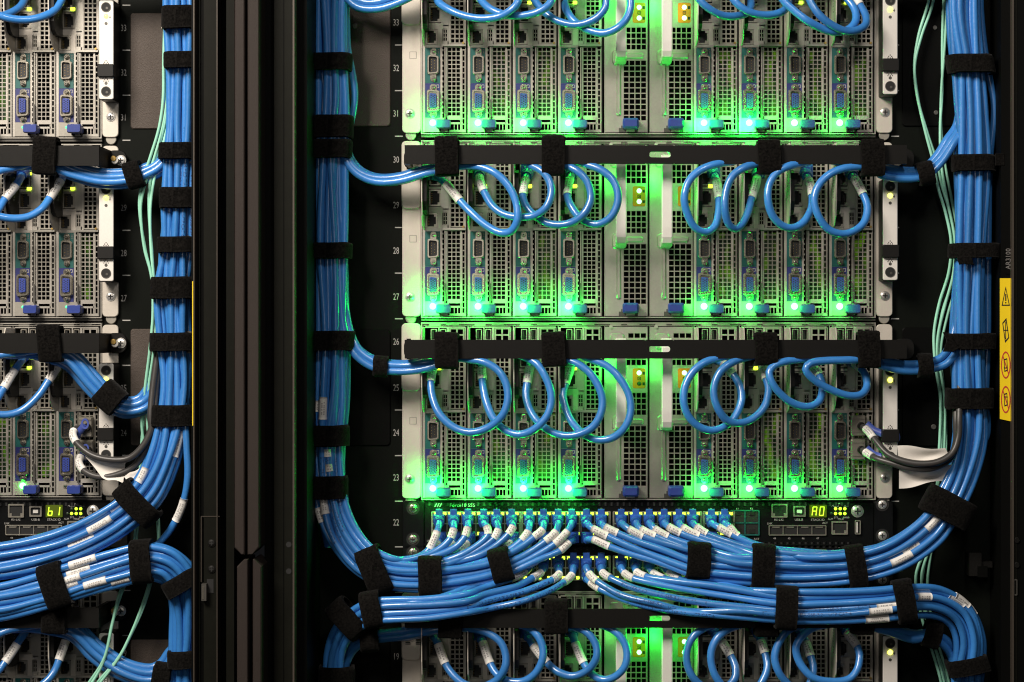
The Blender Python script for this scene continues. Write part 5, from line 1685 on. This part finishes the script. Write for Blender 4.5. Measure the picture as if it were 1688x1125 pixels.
# far upright bundle
for px, py, a, w, sk, wh, tl in ((1598, 107, 35, 30, -.18, 'highest of all', None), (1603, 270, 33, 27, -.10, 'level with the bar of the second chassis', [(1635, 256), (1650, 256), (1650, 276), (1635, 276)]),
                                 (1605, 414, 39, 24, .03, 'level with the middle of the second chassis', [(1572, 424), (1596, 424), (1600, 438), (1584, 436), (1576, 438)]),
                                 (1600, 563, 36, 26, .04, 'level with the bar of the third chassis', [(1576, 574), (1556, 548), (1549, 548), (1556, 562), (1549, 580), (1566, 580)]),
                                 (1597, 657, 36, 34, .02, 'just above the grey cables', None)):
    strap(px, py, 50, 90, a, 24, w, 'black strap round the sticker side bundle, ' + wh, GV, p=3.2, skew=sk, tail=(tl, 76) if tl else None)
strap(1562, 836, 60, 118, 40, 26, 46, 'broad slanted strap where the sticker side bundle turns toward the switch', GS, p=3)
strap(1525, 286, 62, -12, 17, 15, 26, 'small round strap where cables leave for the bar of the second chassis, sticker side', GV, p=2.2)
strap(1524, 604, 62, 0, 17, 15, 24, 'small round strap where cables leave for the bar of the third chassis, sticker side', GV, p=2.2)
strap(1536, 1045, 56, 15, 21, 16, 28, 'small strap on cables dropping past the lowest control panel', GV, p=2.4)
# switch bundles
strap(618, 940, 67, -22, 37, 24, 40, 'wide strap at the bend of the upper switch bundle, numbered rail side', GS, p=3.2)
strap(710, 949, 66, -1, 30, 23, 38, 'second strap from the bend on the upper switch bundle, numbered rail side', GS, p=3.6, skew=.03)
strap(826, 932, 62, -14, 25, 21, 34, 'strap beside the plugs on the upper switch bundle, numbered rail side', GS, p=3.2)
strap(613, 1004, 92, -10, 27, 20, 32, 'strap on the lower switch bundle directly under the wide strap, numbered rail side', GS, p=3.2)
strap(573, 1020, 70, -42, 33, 22, 36, 'slanted strap at the outer bend of the lower switch bundle, numbered rail side', GS, p=3)
strap(609, 1052, 58, -4, 19, 16, 30, 'small strap on the bar lead of the bottom chassis, numbered rail side', GS, p=2.4)
strap(555, 1116, 52, 90, 27, 22, 36, 'lowest strap on the bundle dropping beside the numbered rail', GV, p=3)
strap(1151, 924, 62, 4, 27, 22, 38, 'strap beside the plugs on the upper switch bundle, sticker side', GS, p=3.6)
strap(1257, 934, 70, 3, 33, 23, 37, 'middle strap on the upper switch bundle, sticker side', GS, p=3.6)
strap(1410, 935, 70, -8, 34, 23, 30, 'strap just before the bend on the upper switch bundle, sticker side', GS, p=3)
strap(1295, 1001, 104, 3, 32, 22, 35, 'middle strap on the lower switch bundle, sticker side', GS, p=3.6)
strap(1490, 991, 98, -9, 33, 22, 31, 'strap just before the bend on the lower switch bundle, sticker side', GS, p=3)
strap(1595, 1097, 52, 80, 32, 22, 27, 'lowest strap on the bundle dropping on the sticker side', GV, p=3, skew=-.14)
# side cabinet
for px, py, a, w, sk, wh in ((297, 31, 25, 38, .0, 'just above rack number thirty-three'), (299, 101, 24, 27, 0, 'beside rack number thirty-two'), (292, 250, 27, 27, .06, 'beside the bar of the second chassis'), (293, 327, 27, 34, 0, 'beside rack number twenty-nine'),
                             (291, 404, 28, 26, .02, 'beside rack number twenty-eight'), (285, 475, 33, 36, .02, 'beside rack number twenty-seven'), (284, 564, 34, 30, .02, 'beside rack number twenty-six'), (287, 685, 33, 35, .05, 'lowest before the sweep')):
    strap(px, py, 6 if py < 400 else 10, 90, a, 24, w, 'black strap round the side cabinet upright bundle, ' + wh, GV, p=3.4, skew=sk)
strap(227, 829, 36, 137, 38, 25, 36, 'slanted strap where the side cabinet bundle sweeps away', GS, p=3.4)
strap(93, 965, 50, -18, 35, 23, 40, 'wide strap by the picture edge on the lower side cabinet bundle', GS, p=3.6)
strap(235, 925, 46, -4, 33, 23, 34, 'strap at the top of the arch on the lower side cabinet bundle', GS, p=3.2)
strap(298, 962, 32, 60, 28, 20, 28, 'slanted strap on the falling side of the arch, side cabinet', GS, p=3)
strap(303, 1086, 16, 88, 24, 20, 28, 'strap round the dropping bundle low beside the dark post, side cabinet', GV, p=3)
strap(222, 289, 4, -16, 20, 17, 28, 'small strap on the cables leaving the second chassis bar, side cabinet', GV, p=2.6)
strap(181, 656, 14, 42, 21, 18, 40, 'slanted strap on the cables leaving the third chassis bar, side cabinet', GV, p=2.8)
strap(268, 1116, 8, 10, 20, 16, 30, 'small strap on the cables leaving the bottom chassis bar, side cabinet', GV, p=2.6)

LAMP_W, HALO_W, KEY_W, KEY2_W, FILL_W, WORLD_S = .115, .26, 44.0, 7.0, 2.4, .006
# ------------------------------------------------------------------ green lights added before the lit lamps and behind the handles
def green_light(p, power, size=.004):
    l = bpy.data.lights.new('green_glow', 'POINT'); l.energy = power; l.color = (.0, 1.0, .04); l.shadow_soft_size = size; l.specular_factor = .35
    o = bpy.data.objects.new('green_glow', l); col.objects.link(o); o.location = p
    return o


POW = {0: [.8, .7, .8, 1.1, 1.8, 2.2, .4, .35], 1: [1.6, 1.2, 1.2, 1.3, .5, .4, .3, .3], 2: [1.6, 1.5, 1.5, 1.6, .6, .45, .4, .3], 3: [0] * 8}
for r, c, p in LAMPS:
    if POW[r][c]:
        green_light(p + Vector((0, -.0068, 0)), POW[r][c] * LAMP_W * .5)
        # added spotlight aimed back at the face, imitating the lamp's lens bloom
        l = bpy.data.lights.new('bloom_spot', 'SPOT'); l.energy = HALO_W * POW[r][c]; l.color = (0, 1, .05)
        l.spot_size = math.radians(100); l.spot_blend = 1.0; l.shadow_soft_size = .006; l.specular_factor = .2
        o = bpy.data.objects.new('bloom_spot', l); col.objects.link(o)
        o.location = p + Vector((0, -.036, 0)); o.rotation_euler = (math.pi / 2, 0, 0)
for r in range(4):
    for q in range(2):
        p = W(RX0 + (4 + q) * 74.5, RTOP[r], 0)
        green_light(p + Vector((9 * S, -.026, -(70 if r != 1 else 60) * S)), [[.5, 1.3], [.35, .7], [.8, .5], [.1, 1.0]][r][q] * LAMP_W * .75, .010)  # added green light behind the handle, no lamp stands there
        green_light(p + Vector((59.6 * S, -.018, -86 * S)), (.03 + .04 * q) * LAMP_W)

# ------------------------------------------------------------------ ceiling lights, plus an added fill
def area(loc, to, size, power, color):
    l = bpy.data.lights.new('area_light', 'AREA'); l.energy = power; l.size = size; l.color = color
    o = bpy.data.objects.new('area_light', l); col.objects.link(o)
    o.location = loc
    o.rotation_euler = (Vector(to) - Vector(loc)).to_track_quat('-Z', 'Y').to_euler()
    return o


area((-.85, -1.25, 1.05), (-.12, 0, -.06), .6, KEY_W, (1.0, .90, .79))
area((-.25, -2.3, .25), (0, 0, 0), .7, FILL_W, (1.0, .92, .84))  # added fill from the camera side, not a fixture
area((.45, -1.7, 1.25), (.1, 0, 0), .22, KEY2_W, (1.0, .93, .86))

w = bpy.data.worlds.new('World'); scene.world = w; w.use_nodes = True
bg = w.node_tree.nodes['Background']
bg.inputs['Color'].default_value = (.9, .92, 1.0, 1); bg.inputs['Strength'].default_value = WORLD_S

cam = bpy.data.cameras.new('camera'); co = bpy.data.objects.new('camera', cam); col.objects.link(co)
cam.sensor_width = 36; cam.lens = 36 * D / 1688.0
co.location = ((VX - 844) * S, -D * S, (562.5 - VY) * S)
co.rotation_euler = (math.pi / 2, 0, 0)
cam.shift_x = (844 - VX) / 1688.0
cam.shift_y = (VY - 562.5) / 1688.0
cam.clip_start = .05; cam.clip_end = 50
cam.dof.use_dof = True
cam.dof.focus_distance = (D - 40) * S
cam.dof.aperture_fstop = 9.0
scene.camera = co
scene.view_settings.view_transform = 'Standard'; scene.view_settings.look = 'None'; scene.view_settings.exposure = 0
scene.render.engine = 'CYCLES'
scene.cycles.max_bounces = 6
scene.cycles.sample_clamp_indirect = 6
scene.cycles.use_denoising = True
scene.cycles.filter_width = 1.1
